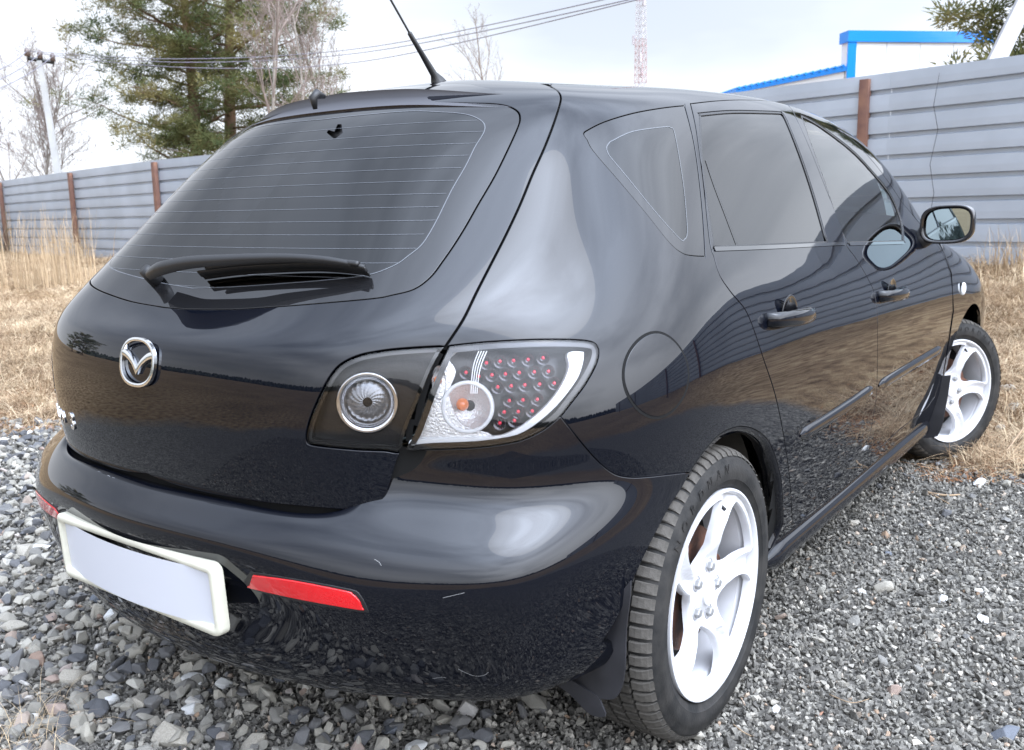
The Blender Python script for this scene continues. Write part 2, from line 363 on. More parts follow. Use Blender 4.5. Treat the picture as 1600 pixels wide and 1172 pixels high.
# ------------------------------------------------------------------ body shape: stations from the middle of the tail round the right flank to the nose
BODY = [
 [(-.60,0,.25),(-.70,0,.42),(-.768,0,.64),(-.779,0,.81),(-.756,0,.905),(-.655,0,.965),(-.45,0,1.168),(-.235,0,1.352),(-.04,0,1.428),(.15,0,1.462)],
 [(-.585,.25,.25),(-.685,.25,.42),(-.751,.25,.64),(-.762,.25,.81),(-.739,.25,.907),(-.64,.25,.97),(-.438,.245,1.168),(-.222,.235,1.349),(-.03,.19,1.425),(.16,0,1.463)],
 [(-.55,.42,.25),(-.635,.43,.42),(-.693,.44,.63),(-.703,.445,.80),(-.675,.45,.905),(-.583,.45,.99),(-.39,.425,1.168),(-.175,.405,1.338),(.0,.32,1.415),(.18,0,1.464)],
 [(-.50,.53,.25),(-.57,.54,.42),(-.612,.545,.61),(-.613,.555,.77),(-.575,.58,.89),(-.475,.60,.99),(-.285,.565,1.165),(-.105,.51,1.34),(.05,.38,1.412),(.2,0,1.465)],
 [(-.44,.64,.25),(-.49,.67,.42),(-.515,.685,.60),(-.513,.695,.74),(-.475,.69,.87),(-.37,.675,1.0),(-.19,.63,1.175),(-.02,.555,1.345),(.12,.40,1.416),(.24,0,1.466)],
 [(-.33,.74,.25),(-.35,.785,.42),(-.355,.80,.60),(-.35,.81,.74),(-.32,.79,.875),(-.23,.74,1.02),(-.07,.67,1.19),(.08,.58,1.355),(.2,.405,1.422),(.30,0,1.468)],
 [(-.12,.79,.22),(-.12,.845,.42),(-.12,.862,.60),(-.12,.868,.74),(-.10,.848,.875),(-.04,.785,1.03),(.08,.695,1.20),(.2,.595,1.368),(.31,.405,1.43),(.40,0,1.472)],
 [(.2,.80,.20),(.2,.855,.40),(.2,.868,.58),(.2,.875,.73),(.21,.855,.87),(.24,.795,1.025),(.31,.71,1.20),(.4,.605,1.385),(.48,.405,1.442),(.55,0,1.478)],
 [(.55,.80,.18),(.55,.852,.38),(.55,.868,.56),(.55,.876,.72),(.55,.858,.87),(.56,.80,1.01),(.60,.718,1.20),(.66,.61,1.40),(.72,.405,1.452),(.75,0,1.487)],
 [(.95,.80,.17),(.95,.852,.37),(.95,.868,.55),(.95,.877,.71),(.95,.86,.86),(.95,.802,1.0),(.97,.722,1.2),(.99,.612,1.41),(1.0,.405,1.458),(1.0,0,1.49)],
 [(1.35,.80,.17),(1.35,.852,.37),(1.35,.868,.55),(1.35,.877,.705),(1.35,.861,.855),(1.35,.803,.995),(1.36,.727,1.185),(1.38,.615,1.40),(1.36,.405,1.448),(1.32,0,1.478)],
 [(1.75,.80,.17),(1.75,.851,.37),(1.75,.868,.55),(1.75,.877,.70),(1.75,.862,.845),(1.75,.808,.982),(1.77,.738,1.15),(1.80,.635,1.335),(1.74,.42,1.395),(1.70,0,1.425)],
 [(2.15,.80,.17),(2.15,.85,.37),(2.15,.868,.55),(2.15,.877,.69),(2.15,.865,.83),(2.14,.82,.965),(2.13,.765,1.05),(2.13,.69,1.155),(2.1,.45,1.21),(2.05,0,1.24)],
 [(2.5,.82,.22),(2.5,.855,.38),(2.5,.87,.55),(2.5,.882,.68),(2.5,.872,.80),(2.5,.83,.915),(2.5,.76,.965),(2.48,.66,.985),(2.45,.40,1.0),(2.42,0,1.02)],
 [(2.95,.82,.25),(2.95,.86,.38),(2.95,.872,.53),(2.95,.878,.65),(2.95,.86,.76),(2.95,.79,.86),(2.94,.70,.895),(2.93,.58,.91),(2.92,.35,.93),(2.9,0,.94)],
 [(3.3,.74,.22),(3.32,.78,.38),(3.32,.79,.53),(3.3,.79,.64),(3.28,.76,.73),(3.25,.69,.80),(3.22,.60,.83),(3.2,.5,.84),(3.2,.3,.86),(3.2,0,.87)],
 [(3.42,.5,.22),(3.48,.52,.38),(3.5,.53,.52),(3.49,.53,.62),(3.45,.5,.70),(3.42,.46,.73),(3.40,.4,.745),(3.39,.3,.755),(3.39,.2,.76),(3.38,0,.765)],
 [(3.47,0,.22),(3.53,0,.38),(3.56,0,.52),(3.54,0,.62),(3.5,0,.69),(3.47,0,.715),(3.45,0,.73),(3.44,0,.74),(3.43,0,.745),(3.42,0,.75)],
]
# rear bumper: rows from under the lip, over the step, to the lamp line
BUMP = [
 [(-.66,0,.25),(-.735,0,.258),(-.768,0,.33),(-.790,0,.44),(-.834,0,.545),(-.814,0,.587),(-.782,0,.612),(-.755,0,.612),(-.72,0,.60)],
 [(-.64,.24,.25),(-.715,.25,.258),(-.748,.255,.33),(-.766,.26,.44),(-.810,.26,.543),(-.790,.258,.585),(-.76,.255,.612),(-.735,.25,.612),(-.70,.24,.60)],
 [(-.595,.43,.25),(-.668,.45,.262),(-.71,.465,.335),(-.739,.473,.43),(-.75,.475,.52),(-.728,.465,.58),(-.70,.455,.612),(-.676,.445,.612),(-.645,.43,.60)],
 [(-.52,.57,.25),(-.60,.60,.265),(-.635,.62,.34),(-.662,.634,.43),(-.672,.635,.52),(-.642,.604,.588),(-.610,.554,.638),(-.602,.545,.695),(-.598,.54,.76)],
 [(-.44,.67,.25),(-.52,.71,.265),(-.55,.735,.34),(-.571,.754,.43),(-.580,.757,.525),(-.547,.730,.587),(-.518,.702,.635),(-.512,.697,.70),(-.508,.695,.77)],
 [(-.34,.745,.26),(-.40,.775,.275),(-.42,.80,.345),(-.43,.812,.43),(-.436,.820,.52),(-.408,.813,.588),(-.370,.803,.642),(-.362,.802,.71),(-.36,.80,.78)],
 [(-.26,.79,.28),(-.30,.815,.295),(-.30,.838,.355),(-.29,.848,.43),(-.275,.853,.51),(-.245,.854,.575),(-.22,.855,.63),(-.20,.858,.69),(-.20,.855,.76)],
 [(-.16,.82,.30),(-.18,.84,.31),(-.17,.858,.36),(-.13,.867,.42),(-.10,.870,.49),(-.07,.870,.55),(-.05,.871,.61),(-.03,.872,.67),(-.02,.868,.75)],
]
BODY_S = Surf(BODY, True, True); BODY_S.grid(12)
BUMP_S = Surf(BUMP, True, False); BUMP_S.grid(16)
def xz(s, x, z, st=(12., 3.)):                     # surface parameters of a point given in side view
    st = np.array(st, float)
    for _ in range(12):
        p, a, b = s.ev(st[0], st[1], True); J = np.array([[a[0], b[0]], [a[2], b[2]]])
        st = st+np.clip(np.linalg.solve(J, np.array([x, z])-p[[0, 2]]), -.6, .6); st = np.clip(st, 0, [s.ns-1, s.nt-1])
    return st
MS = BODY_S
C = lambda px, n=5: MS.curve(px, n)
cat = lambda *a: np.concatenate([np.atleast_2d(x) for x in a])

HG_A = C([(871.4,141.4),(876.5,149.6),(875.5,162),(865.2,194.7),(850.9,231.5),(832.5,272.5),(813,320),(791,367),(768,412),(745,457),(724,500),(697.5,540.6)])
HG_B = C([(697.5,540.6),(685,568),(672,597),(660,628),(645,664),(630,702)])
HG_C = C([(630,702),(622,720),(613,750),(603,776),(590,792),(577,797),(562,799)])
H_BOT = C([(562,799),(548,799),(473,793),(398,785),(323,772),(266.5,757),(225,740)])
GL = C([(497,173.5),(537,168.5),(580,164.5),(640,161),(700,160.5),(732,161),(771,162),(793.6,166),(808,174),(811.6,184.4),(808,199),(791.5,235.6),(771,276.6),(745.5,320),(728,351),(710,380),(692,406),(672,432),(646,451),(610,460.5),(585.7,465),(510,472),(435.5,478),(360,482.5),(290,482)])
GI = C([(497,187),(560,179.5),(640,173),(690,174.5),(713.7,176),(736,180),(752.6,188.5),(757.7,197.7),(754.7,209),(742,229.5),(728,258),(707.6,293),(694,320),(679,350),(660,380.4),(638,399),(616,414),(574.5,429),(510,437),(435,443),(360,448),(290,450)])
LI = C([(694.4,542),(655,544),(616,547),(590,550.5),(563,556),(538,567),(522.5,581),(507,606),(491,640.6),(482,668),(480.3,687.5),(491,695),(554,701.6),(600,703.5),(625.6,704.7),(635,675),(654,628),(675.6,575),(694.4,542)], 4)
LO = C([(702,540.6),(740,536.5),(772.5,533.8),(835,531),(891,531),(922.5,534),(933.5,542),(935,556),(929,575),(913,603),(894,628),(875.6,651.6),(850.6,672),(819,687.5),(788,695),(741,700.6),(679,703),(635,703.8),(647.5,675),(666,625),(685,575),(702,540.6)], 4)
QW = C([(918,218),(912.5,209),(919,203),(945.6,190),(989,177),(1033,169),(1069,165),(1070,166),(1085.6,229),(1096.5,317),(1102,398),(1101,400),(1081,399),(1066,394.7),(1046,378),(1011,334),(967.5,282),(928,236),(918,218)], 4)
QI = C([(952,242.5),(948,231),(952,223),(958,219),(989,205),(1037.5,198),(1048,199),(1055,209.7),(1068,286),(1073.8,347.5),(1074,366),(1070,373.5),(1062,372),(1024,330),(980,276),(952,242.5)], 4)
# doors
DG = C([(1079,162),(1088,203),(1098.7,282),(1107.5,365),(1112,391),(1116,402),(1125,430.6),(1142.5,457),(1164,483),(1177.5,513.7),(1192.8,560),(1211.5,617.5),(1225.8,687),(1234,748.6),(1236.8,789.5),(1238,812)])
DB1 = C([(1238,812),(1242,818),(1293,779),(1342,735),(1347,728)], 6)
BG = C([(1234,163.7),(1260.6,220.6),(1287,286),(1313,352),(1322,382),(1338,404.6),(1357,437),(1367,462),(1371,503),(1370,609),(1363,658.5),(1354.8,703.5),(1347,728)])
FB = [xz(MS, *q, st=(12, 1.5)) for q in ((1.6,.335),(1.85,.335),(2.08,.335),(2.17,.36))]
FG = [xz(MS, *q, st=(12, 3)) for q in ((2.20,.42),(2.22,.55),(2.235,.70),(2.23,.84),(2.20,.93),(2.16,.985))]
DB2 = np.array([DB1[-1]*(1-t)+FB[0]*t for t in np.linspace(0, 1, 8)][1:-1]+FB)
FG = np.array(catmull(FG, 5))
DTOP = C([(1079,162),(1120.6,157.5),(1164,156),(1208,158.5),(1234,163.7)])
DTOP2 = C([(1234,163.7),(1265,173.7),(1300,193),(1335,222),(1365.6,254.6),(1391.8,289.6),(1409,316)])
A_END = np.array([[12.05, 5.35], [12.12, 5.2]])
UNION = cat(DG, DB1[1:], DB2, FG, A_END[::-1], DTOP2[::-1], DTOP[::-1][1:])
REAR_DOOR = cat(DG, DB1[1:], BG[::-1][1:], DTOP[::-1][1:])
FRONT_DOOR = cat(BG, DB2, FG, A_END[::-1], DTOP2[::-1][:-1])
RW = C([(1093,178),(1094,176.5),(1142.5,172.5),(1200,173.5),(1221,174.7),(1222,176),(1230,187),(1252,242.5),(1273.7,308),(1293.4,379),(1293,380),(1200,384.5),(1116,387.7),(1115.5,386),(1105,317),(1097,251),(1093,178)], 4)
FW = C([(1252,181),(1254,180.5),(1273.7,191),(1300,209),(1335,237),(1365.6,270),(1391.8,303.7),(1409,345),(1413,376),(1412,378),(1370,379.5),(1326,380.5),(1325,379),(1313,356),(1291,290.6),(1269,229),(1252,181)], 4)
# flank lower edges
SEAM = C([(875.6,651.6),(892,672),(915,700),(938,725),(960,741.5),(985,747),(1020,745.5),(1078,739)])
ARCH = C([(1078,739),(1095,713),(1108.6,695.5),(1124,680),(1140,671),(1157,667),(1173,669),(1188.5,676.6),(1202,691),(1210.7,711),(1217,733),(1221,753),(1223,784),(1223.5,815),(1217,835),(1207,856)])
SILL = np.array([xz(MS, x, z, st=(8, .6)) for x, z in ((.36,.23),(.5,.215),(.9,.21),(1.3,.21),(1.7,.21),(2.1,.21),(2.24,.24))])
FARCH = lambda r, a0, a1, n: np.array([xz(MS, 2.64+r*cos(R(a)), .316+r*sin(R(a)), st=(13, 2)) for a in np.linspace(a0, a1, n)])
FA = FARCH(.37, 196, 180, 3)
PIL = np.array([[12.2, 2.2], [12.15, 3.0], [12.15, 4.0], [12.2, 5.0], [12.35, 5.8], [12.3, 6.6], [12.0, 7.3], [11.4, 7.55], [10.8, 7.75], [10.2, 7.95]])
ditch = np.array([[s, 8.0] for s in np.linspace(10, 4.0, 25)]); ditch = np.concatenate([ditch, [[3.6, 8.0], [3.25, 7.85]]])
SIDE = cat(HG_A, C([(702,540.6),(740,536.5),(772.5,533.8),(835,531),(891,531),(922.5,534),(933.5,542),(935,556),(929,575),(913,603),(894,628),(875.6,651.6)]), SEAM[1:], ARCH[1:], SILL, PIL_LOW := np.array([xz(MS, 2.26, .36, st=(12, 1.5)), xz(MS, 2.24, .5, st=(12, 2)), xz(MS, 2.25, .7, st=(12, 3)), xz(MS, 2.245, .85, st=(12, 4)), xz(MS, 2.22, .95, st=(12, 5))]), PIL[4:], ditch)

# ------------------------------------------------------------------ the car
car = empty('hatchback_car', (0, 0, 0), label='black five-door hatchback with white alloy wheels parked on the gravel', category='car')
HTOP = np.array([[s, 8.15] for s in np.linspace(3.15, 0, 14)])
mid = lambda c: np.array([0., c[-1][1]])
HATCH = cat(HTOP, mid(H_BOT), H_BOT[::-1], HG_C[::-1][1:], HG_B[::-1][1:], HG_A[::-1][1:])
GLh = cat([[0, GL[0][1]]], GL, [[0, GL[-1][1]]]); GIh = cat([[0, GI[0][1]]], GI, [[0, GI[-1][1]]])
# tailgate skin, cut into the two strips beside and below the window by its central opening
def neg(c): return c*[-1, 1]
class MirrorSurf:                                  # the same body sheet read across the middle of the car, stations negative on the left
    def __init__(s, b): s.b = b; s.ns, s.nt = b.ns, b.nt
    def pn(s, S, T):
        S = np.asarray(S, float); p, n, a, c = s.b.pn(np.abs(S), T); m = np.where(S[..., None] < 0, np.array([1., -1, 1]), np.array([1., 1, 1]))
        return p*m, n*m, a*m*np.where(S[..., None] < 0, -1, 1), c*m
MM = MirrorSurf(MS)
def sym(half):                                     # half outline starting and ending on the middle line -> closed outline
    half = np.array(half); half[0, 0] = 0; half[-1, 0] = 0
    return np.concatenate([half, neg(half[::-1][1:-1])])
HATCH_F = sym(cat([[0, 8.15]], HTOP[::-1][1:], HG_A, HG_B[1:], HG_C[1:], H_BOT[1:], mid(H_BOT)))
GL_F = sym(GLh); GI_F = sym(GIh)
tail = panel('tailgate', MM, HATCH_F, M_PAINT, car, holes=[GL_F, LI, neg(LI)], gap=.0040)
TAIL = tail
GO = inset(MM, clean(GL_F), .0015)
panel('window_border', MM, GO, M_FRIT, TAIL, holes=[GI_F], gap=0, skirt=.004, roll=.001, depth=.0012)
panel('rear_window', MM, GI_F, M_GLASS_DK, TAIL, gap=0, skirt=0, depth=.0013)
def ribbon(name, curve, w, m, parent, surf=MS, depth=-.0006, mirror=None, **k):
    c = np.array(curve); P, N, a, b = surf.pn(c[:, 0], c[:, 1]); e = np.gradient(P, axis=0); e /= np.linalg.norm(e, axis=1, keepdims=True)+1e-12
    o = np.cross(e, N); P = P-N*depth; V = np.concatenate([P-o*w/2, P+o*w/2]); n = len(P)
    F = [(i, n+i, n+i+1, i+1) for i in range(n-1)]
    if np.cross(V[F[0][1]]-V[F[0][0]], V[F[0][2]]-V[F[0][0]])@N[0] < 0: F = [f[::-1] for f in F]
    ob = mesh(name, V, F, m, parent, N=np.concatenate([N, N]), **k)
    if mirror is not None: mesh(name, V*[1, -1, 1], [f[::-1] for f in F], m, mirror, N=np.concatenate([N, N])*[1, -1, 1], **k)
    return ob
def at_z(s, z, t0=6.):
    t = t0
    for _ in range(10):
        p, a, b = MS.ev(s, t, True); t += (z-p[2])/b[2]
    return t
for z in np.linspace(.992, 1.315, 14):
    c = np.array([[s, at_z(s, z)] for s in np.linspace(0, 3, 61)]); ok = pip(c, GIh); ok[0] = True; c = c[ok]
    c = np.concatenate([neg(c[::-1]), c[1:]]); ribbon('defroster_line', c, .0012, M_LINE, TAIL, MM, depth=.0008)
ribbon('printed_border_line', np.concatenate([GI_F, GI_F[:1]]), .0022, M_LINE, TAIL, MM, depth=.0007)
# flank, doors, glass
side = panel('body_side', MS, SIDE, M_PAINT, car, holes=[UNION, QW], mirror=True, gap=.0026)
for out, win, nm, gm in ((REAR_DOOR, RW, 'rear_door', M_GLASS_DK), (FRONT_DOOR, FW, 'front_door', M_GLASS_FR)):
    a = panel(nm, MS, out, M_PAINT, car, holes=[win], gap=.0026)
    ml = a.data                                    # left copy: mirror the mesh data
    V = np.array([v.co[:] for v in ml.vertices])*[1, -1, 1]; Nn = np.array([c.vector[:] for c in a.data.corner_normals])
    F = [tuple(p.vertices)[::-1] for p in a.data.polygons]
    nv = np.zeros((len(V), 3)); lv = np.empty(len(a.data.loops), int); a.data.loops.foreach_get('vertex_index', lv); nv[lv] = Nn
    b = mesh(nm, V, F, M_PAINT, car, N=nv*[1, -1, 1])
    g = panel('door_window', MS, inset(MS, clean(win), .004), gm, a, gap=0, skirt=0, depth=.004, mirror=b)
    w2 = inset(MS, clean(win), .006)
    panel('window_seal', MS, inset(MS, clean(win), .0012), M_TRIM, a, holes=[w2], gap=0, skirt=.004, depth=.001, mirror=b, step=.2)
    if nm == 'rear_door': rdo, rdl = a, b
    else: fdo, fdl = a, b
QWo = inset(MS, clean(QW), .0015)
qb = panel('quarter_window', MS, QWo, M_FRIT, side, holes=[QI], gap=0, skirt=.004, roll=.001, depth=.001)
panel('quarter_window_pane', MS, QI, M_GLASS_DK, side, gap=0, skirt=0, depth=.0012)
ribbon('quarter_window_line', np.concatenate([QI, QI[:1]]), .0022, M_LINE, side, depth=.0006)
# bumper
def BC(px, n=5): return BUMP_S.curve(px, n)
b_top = cat(BC([(630,703.5),(679,703),(741,700.6),(788,695),(819,687.5),(850.6,672),(875.6,651.6)]), BC([(875.6,651.6),(892,672),(915,700),(938,725),(960,741.5),(985,747),(1020,745.5),(1078,739)])[1:])
b_arch = BC([(1078,739),(1064,764),(1046.5,791),(1029,824),(1015,851),(1000,882),(989,908),(978,935),(962,970),(940,1004)])
b_low = np.array([[s, .55] for s in np.linspace(6.3, 0, 40)])
b_in = cat([[0, 8.0]], [[s, 8.] for s in np.linspace(.3, 2.3, 9)], [[2.6, 7.9]], BUMP_S.curve([(625,706),(630,703.5)], 3))
BF = sym(cat(b_in, b_top[1:], b_arch[1:], b_low))
BB = MirrorSurf(BUMP_S)
bumper = panel('rear_bumper', BB, BF, M_PAINT, car, gap=.001, step=.055)
# ------------------------------------------------------------------ large plain panels and the dark inner body
def patch(name, surf, s0, s1, t0, t1, m, parent, depth=0., k=8, both=True, keep=None, flipN=False, **kw):
    ss = np.linspace(s0, s1, max(2, int((s1-s0)*k)+1)); tt = np.linspace(t0, t1, max(2, int((t1-t0)*k)+1))
    SS, TT = np.meshgrid(ss, tt, indexing='ij'); P, N, _, _ = surf.pn(SS, TT); P = P-N*depth; a, b = SS.shape
    V = P.reshape(-1, 3); NN = N.reshape(-1, 3)
    I = np.arange(a*b).reshape(a, b); F = np.stack([I[:-1, :-1], I[1:, :-1], I[1:, 1:], I[:-1, 1:]], -1).reshape(-1, 4)
    if keep is not None:
        cs = np.stack([SS.reshape(-1)[F].mean(1), TT.reshape(-1)[F].mean(1)], 1); F = F[keep(cs, V[F].mean(1))]
    fn = np.cross(V[F[:, 1]]-V[F[:, 0]], V[F[:, 2]]-V[F[:, 0]]); F[(fn*NN[F[:, 0]]).sum(1) < 0] = F[(fn*NN[F[:, 0]]).sum(1) < 0][:, ::-1]
    F = [tuple(f) for f in F]
    if both:
        n = len(V); V = np.concatenate([V, V*[1, -1, 1]]); NN = np.concatenate([NN, NN*[1, -1, 1]]); F = F+[tuple(int(i)+n for i in f[::-1]) for f in F]
    return mesh(name, V, F, m, parent, N=NN, **kw)
def keep_shell(c, P):
    ok = np.ones(len(c), bool)
    for w in (GI_F, RW, FW, QI): ok &= ~pip(c, w)
    for w in (LO, LI): ok &= ~pip(c, w)
    ok &= ~((((P[:, 0])**2+(P[:, 2]-.316)**2) < .39**2) & (P[:, 2] < .8))
    ok &= ~((((P[:, 0]-2.64)**2+(P[:, 2]-.316)**2) < .39**2) & (P[:, 2] < .8))
    ok &= ~((c[:, 1] > 7.3) & (c[:, 0] > 10.7) & (c[:, 0] < 12.4))
    return ok
patch('inner_body', MS, 0, 17, 0, 9, M_SHELL, car, depth=.013, k=14, keep=keep_shell)
patch('bumper_inner', BUMP_S, 0, 5.9, 1.0, 7.6, M_SHELL, car, depth=.02, k=10, keep=lambda c, P: P[:, 2] < .70)
patch('roof_panel', MS, 3.2, 10.6, 8.03, 9, M_PAINT, car, depth=.001, k=6)
patch('roof_rear_edge', MS, 0, 3.22, 8.175, 9, M_PAINT, car, depth=.001, k=8)
patch('windscreen', MS, 10.65, 12.6, 7.45, 9, M_GLASS_FR, car, depth=.001, k=8)
patch('bonnet', MS, 12.65, 16.2, 5.9, 9, M_PAINT, car, depth=0, k=6)
patch('front_bumper', MS, 15.2, 17, .2, 5.8, M_PAINT, car, depth=0, k=6)
FEND = cat([xz(MS, 2.265, .36, st=(12, 1.5))], FARCH(.375, 172, 20, 24), [xz(MS, 3.05, .30, st=(14, 1))], [[15.15, .6], [15.15, 5.85], [14, 5.85], [13, 5.8], [12.5, 5.6]], PIL_LOW[::-1][:-1]+[.06, 0])
fend = panel('front_wing', MS, FEND, M_PAINT, car, gap=.002, mirror=True)
# floor pan and wheel housings
bm = bmesh.new(); add_box(bm, (1.35, 0, .26), (3.4, 1.15, .06)); add_box(bm, (-.42, 0, .40), (.4, .9, .2)); bm_obj('floor_pan', bm, M_SHELL, car, smooth=False)
for x0 in (0, 2.64):
    for sg in (1, -1):
        V = []; F = []; n = 26; ys = (.80, .77, .62, .56)
        for k in range(n+1):
            a = R(-12+172*k/n)
            for y in ys: V.append((x0+.385*cos(a), -sg*y, .33+.385*sin(a)))
        for k in range(n):
            for j in range(3): F.append((k*4+j, k*4+j+1, (k+1)*4+j+1, (k+1)*4+j))
        c = len(V); V.append((x0, -sg*.56, .33)); F += [(k*4+3, (k+1)*4+3, c) for k in range(n)]
        mesh('wheel_housing', V, F, M_LINER, car)
# bright rolled lip of the rear arch
lip = catmull([ARCH[i] for i in range(0, len(ARCH), 4)]+[ARCH[-1]], 3)
P_, N_, _, _ = MS.pn(np.array(lip)[:, 0], np.array(lip)[:, 1]); V = []; F = []
cenA = np.array([.02, 0, .33])
def arch_lip(Pl, sg):
    V = []; F = []
    for p in Pl:
        inn = cenA-p; inn[1] = 0; inn /= np.linalg.norm(inn)
        for o in (inn*.000+np.array([0, .001, 0]), inn*.012+np.array([0, .004, 0]), inn*.014+np.array([0, .03, 0]), inn*.002+np.array([0, .05, 0])): V.append((p+o)*[1, sg, 1])
    for i in range(len(Pl)-1):
        for j in range(3): F.append((i*4+j, i*4+j+1, (i+1)*4+j+1, (i+1)*4+j))
    return V, F
for sg in (1, -1):
    V, F = arch_lip(P_, sg); mesh('arch_lip', V, F, M_PAINT, side if sg == 1 else car)

# ------------------------------------------------------------------ spoiler
def spoiler():
    """flat lip over the rear window: its trailing edge stands off the glass and dies into the pillars"""
    ys = np.linspace(-.485, .485, 61); rows = []
    ss = np.linspace(0, 4, 81); ysurf = np.abs(MS.ev(ss, np.full(81, 7.35))[:, 1]); yt = np.abs(MS.ev(ss, np.full(81, 8.0))[:, 1]); yl = np.abs(MS.ev(ss, np.full(81, 7.0))[:, 1])
    for y in ys:
        a = abs(y); sg = 1. if y <= 0 else -1.; f = np.array([1, sg, 1])
        fade = smooth_(.0, .32, .49-a)
        sk = lambda t: MS.pn(np.interp(a, np.abs(MS.ev(ss, np.full(81, t))[:, 1]), ss), t)[:2]; o_ = lambda h: h*fade-.003*(1-fade)
        (p0, n0), (p1_, n1), (p2_, n2), (hi, nh), (low, nl) = sk(7.95), sk(7.8), sk(7.6), sk(7.42), sk(7.04)
        te = hi+nh*o_(.002)+np.array([-.030, 0, .009-.022*a])*fade; te2 = te+np.array([.003, 0, -.017])*fade-nl*.001*(1-fade)
        rows.append([(p0-n0*.004)*f, (p1_+n1*o_(.001))*f, (p2_+n2*o_(.004))*f, te*f, te2*f, (low+nl*o_(.002)+np.array([.004, 0, .004]))*f, (low-nl*.01)*f])
    V = np.array(rows).reshape(-1, 3); n = 7; fc = lambda js: [(i*n+j, (i+1)*n+j, (i+1)*n+j+1, i*n+j+1) for i in range(len(ys)-1) for j in js]
    me = mesh('spoiler', V, fc((0, 1, 2, 5)), M_PAINT, car); mesh('spoiler_edge', V, fc((3, 4)), M_SATIN, me); me.data.set_sharp_from_angle(angle=R(40)); return me
def smooth_(a, b, x): t = min(1, max(0, (x-a)/(b-a))); return t*t*(3-2*t)
sp = spoiler()
# washer nozzle on the spoiler, rubber tick below
V = []; F = []; tube(V, F, [(-.245, 0, 1.392), (-.268, 0, 1.396), (-.280, 0, 1.386), (-.275, 0, 1.362)], [.005, .011, .010, .005], 10); mesh('washer_nozzle', V, F, M_TRIM, sp)
# antenna
V = []; F = []; a0 = np.array([.157, 0, 1.459]); tp = on_axis(640, 52, 1, 0); tq = on_axis(588, -40, 1, 0)
tube(V, F, [a0+[0, 0, -.01], a0+(tp-a0)*.06, a0+(tp-a0)*.18, a0+(tp-a0)*.6, tp, tp+(tq-tp)*.02], [.030, .018, .0095, .007, .006, .003], 12)
ant = mesh('antenna', V, F, M_TRIM, car)
V = []; F = []; h = tp.copy(); dv = (tq-tp); pts = []
for i in range(160):
    f = i/159; pts.append(tp+dv*f)
tube(V, F, pts, [.0024+.0007*(i % 4 < 2) for i in range(160)], 6); mesh('antenna_rod', V, F, M_TRIM, ant)

# ------------------------------------------------------------------ wiper
def surf_pt(u, v, off=0., S=MS):                      # body point (plus stand-off) lying on a sight line
    du = dv = 0.
    for _ in range(4):
        st = S.hit(u+du, v+dv); q = np.array([1, -1, 1]) if st[0] < 0 else np.ones(3); p, n, _, _ = S.pn(abs(st[0]), st[1]); r = p*q+n*q*off
        if not off: break
        e = pix(r)-[u, v]; du -= e[0]; dv -= e[1]
    return r
def flatbar(V, F, pts, w, h, up):
    """tapered bar of rectangular section with softened top"""
    b = len(V)
    for i, p in enumerate(pts):
        t = pts[min(i+1, len(pts)-1)]-pts[max(i-1, 0)]; t = t/np.linalg.norm(t); s = np.cross(t, up); s /= np.linalg.norm(s); u = np.cross(s, t)
        for a, c in ((-.5, 0), (-.42, .75), (-.2, 1), (.2, 1), (.42, .75), (.5, 0)): V.append(p+s*w[i]*a+u*h[i]*c)
    for i in range(len(pts)-1):
        for k in range(6): F.append((b+i*6+k, b+i*6+(k+1) % 6, b+(i+1)*6+(k+1) % 6, b+(i+1)*6+k))
    F.append(tuple(b+k for k in range(6))[::-1]); F.append(tuple(b+(len(pts)-1)*6+k for k in range(6)))
nrm = MS.pn(0, 5.6)[1]
arm_px = [(240,430), (262,421), (300,413), (350,409), (400,406), (450,405), (500,407), (540,412), (570,419)]
arm_off = [.030, .046, .052, .052, .048, .044, .038, .030, .022]
pts = catmull([surf_pt(*p, off=o) for p, o in zip(arm_px, arm_off)], 4)
W_ = np.interp(np.linspace(0, 1, len(pts)), [0, .08, .4, 1], [.028, .031, .020, .009]); H_ = np.interp(np.linspace(0, 1, len(pts)), [0, .1, .5, 1], [.016, .020, .012, .006])
V = []; F = []; flatbar(V, F, pts, W_, H_, nrm); wip = mesh('wiper_arm', V, F, M_TRIM, TAIL); wip.data.set_sharp_from_angle(angle=R(50))
V = []; F = []; pp = surf_pt(246, 440); tube(V, F, [pp, pp+nrm*.04], [.016, .013], 14); mesh('wiper_pivot', V, F, M_TRIM, wip)
bl = catmull([surf_pt(*p, off=.012) for p in ((316,431), (370,424), (430,420), (500,418), (560,423), (574,426))], 5)
V = []; F = []; flatbar(V, F, bl, [.007]*len(bl), [.016]*len(bl), nrm); flatbar(V, F, [p-nrm*.010 for p in bl], [.003]*len(bl), [.012]*len(bl), nrm)
fr = [p+nrm*.018 for p in bl[2:-3]]; flatbar(V, F, fr, [.011]*len(fr), [.007]*len(fr), nrm); mesh('wiper_blade', V, F, M_TRIM, wip)

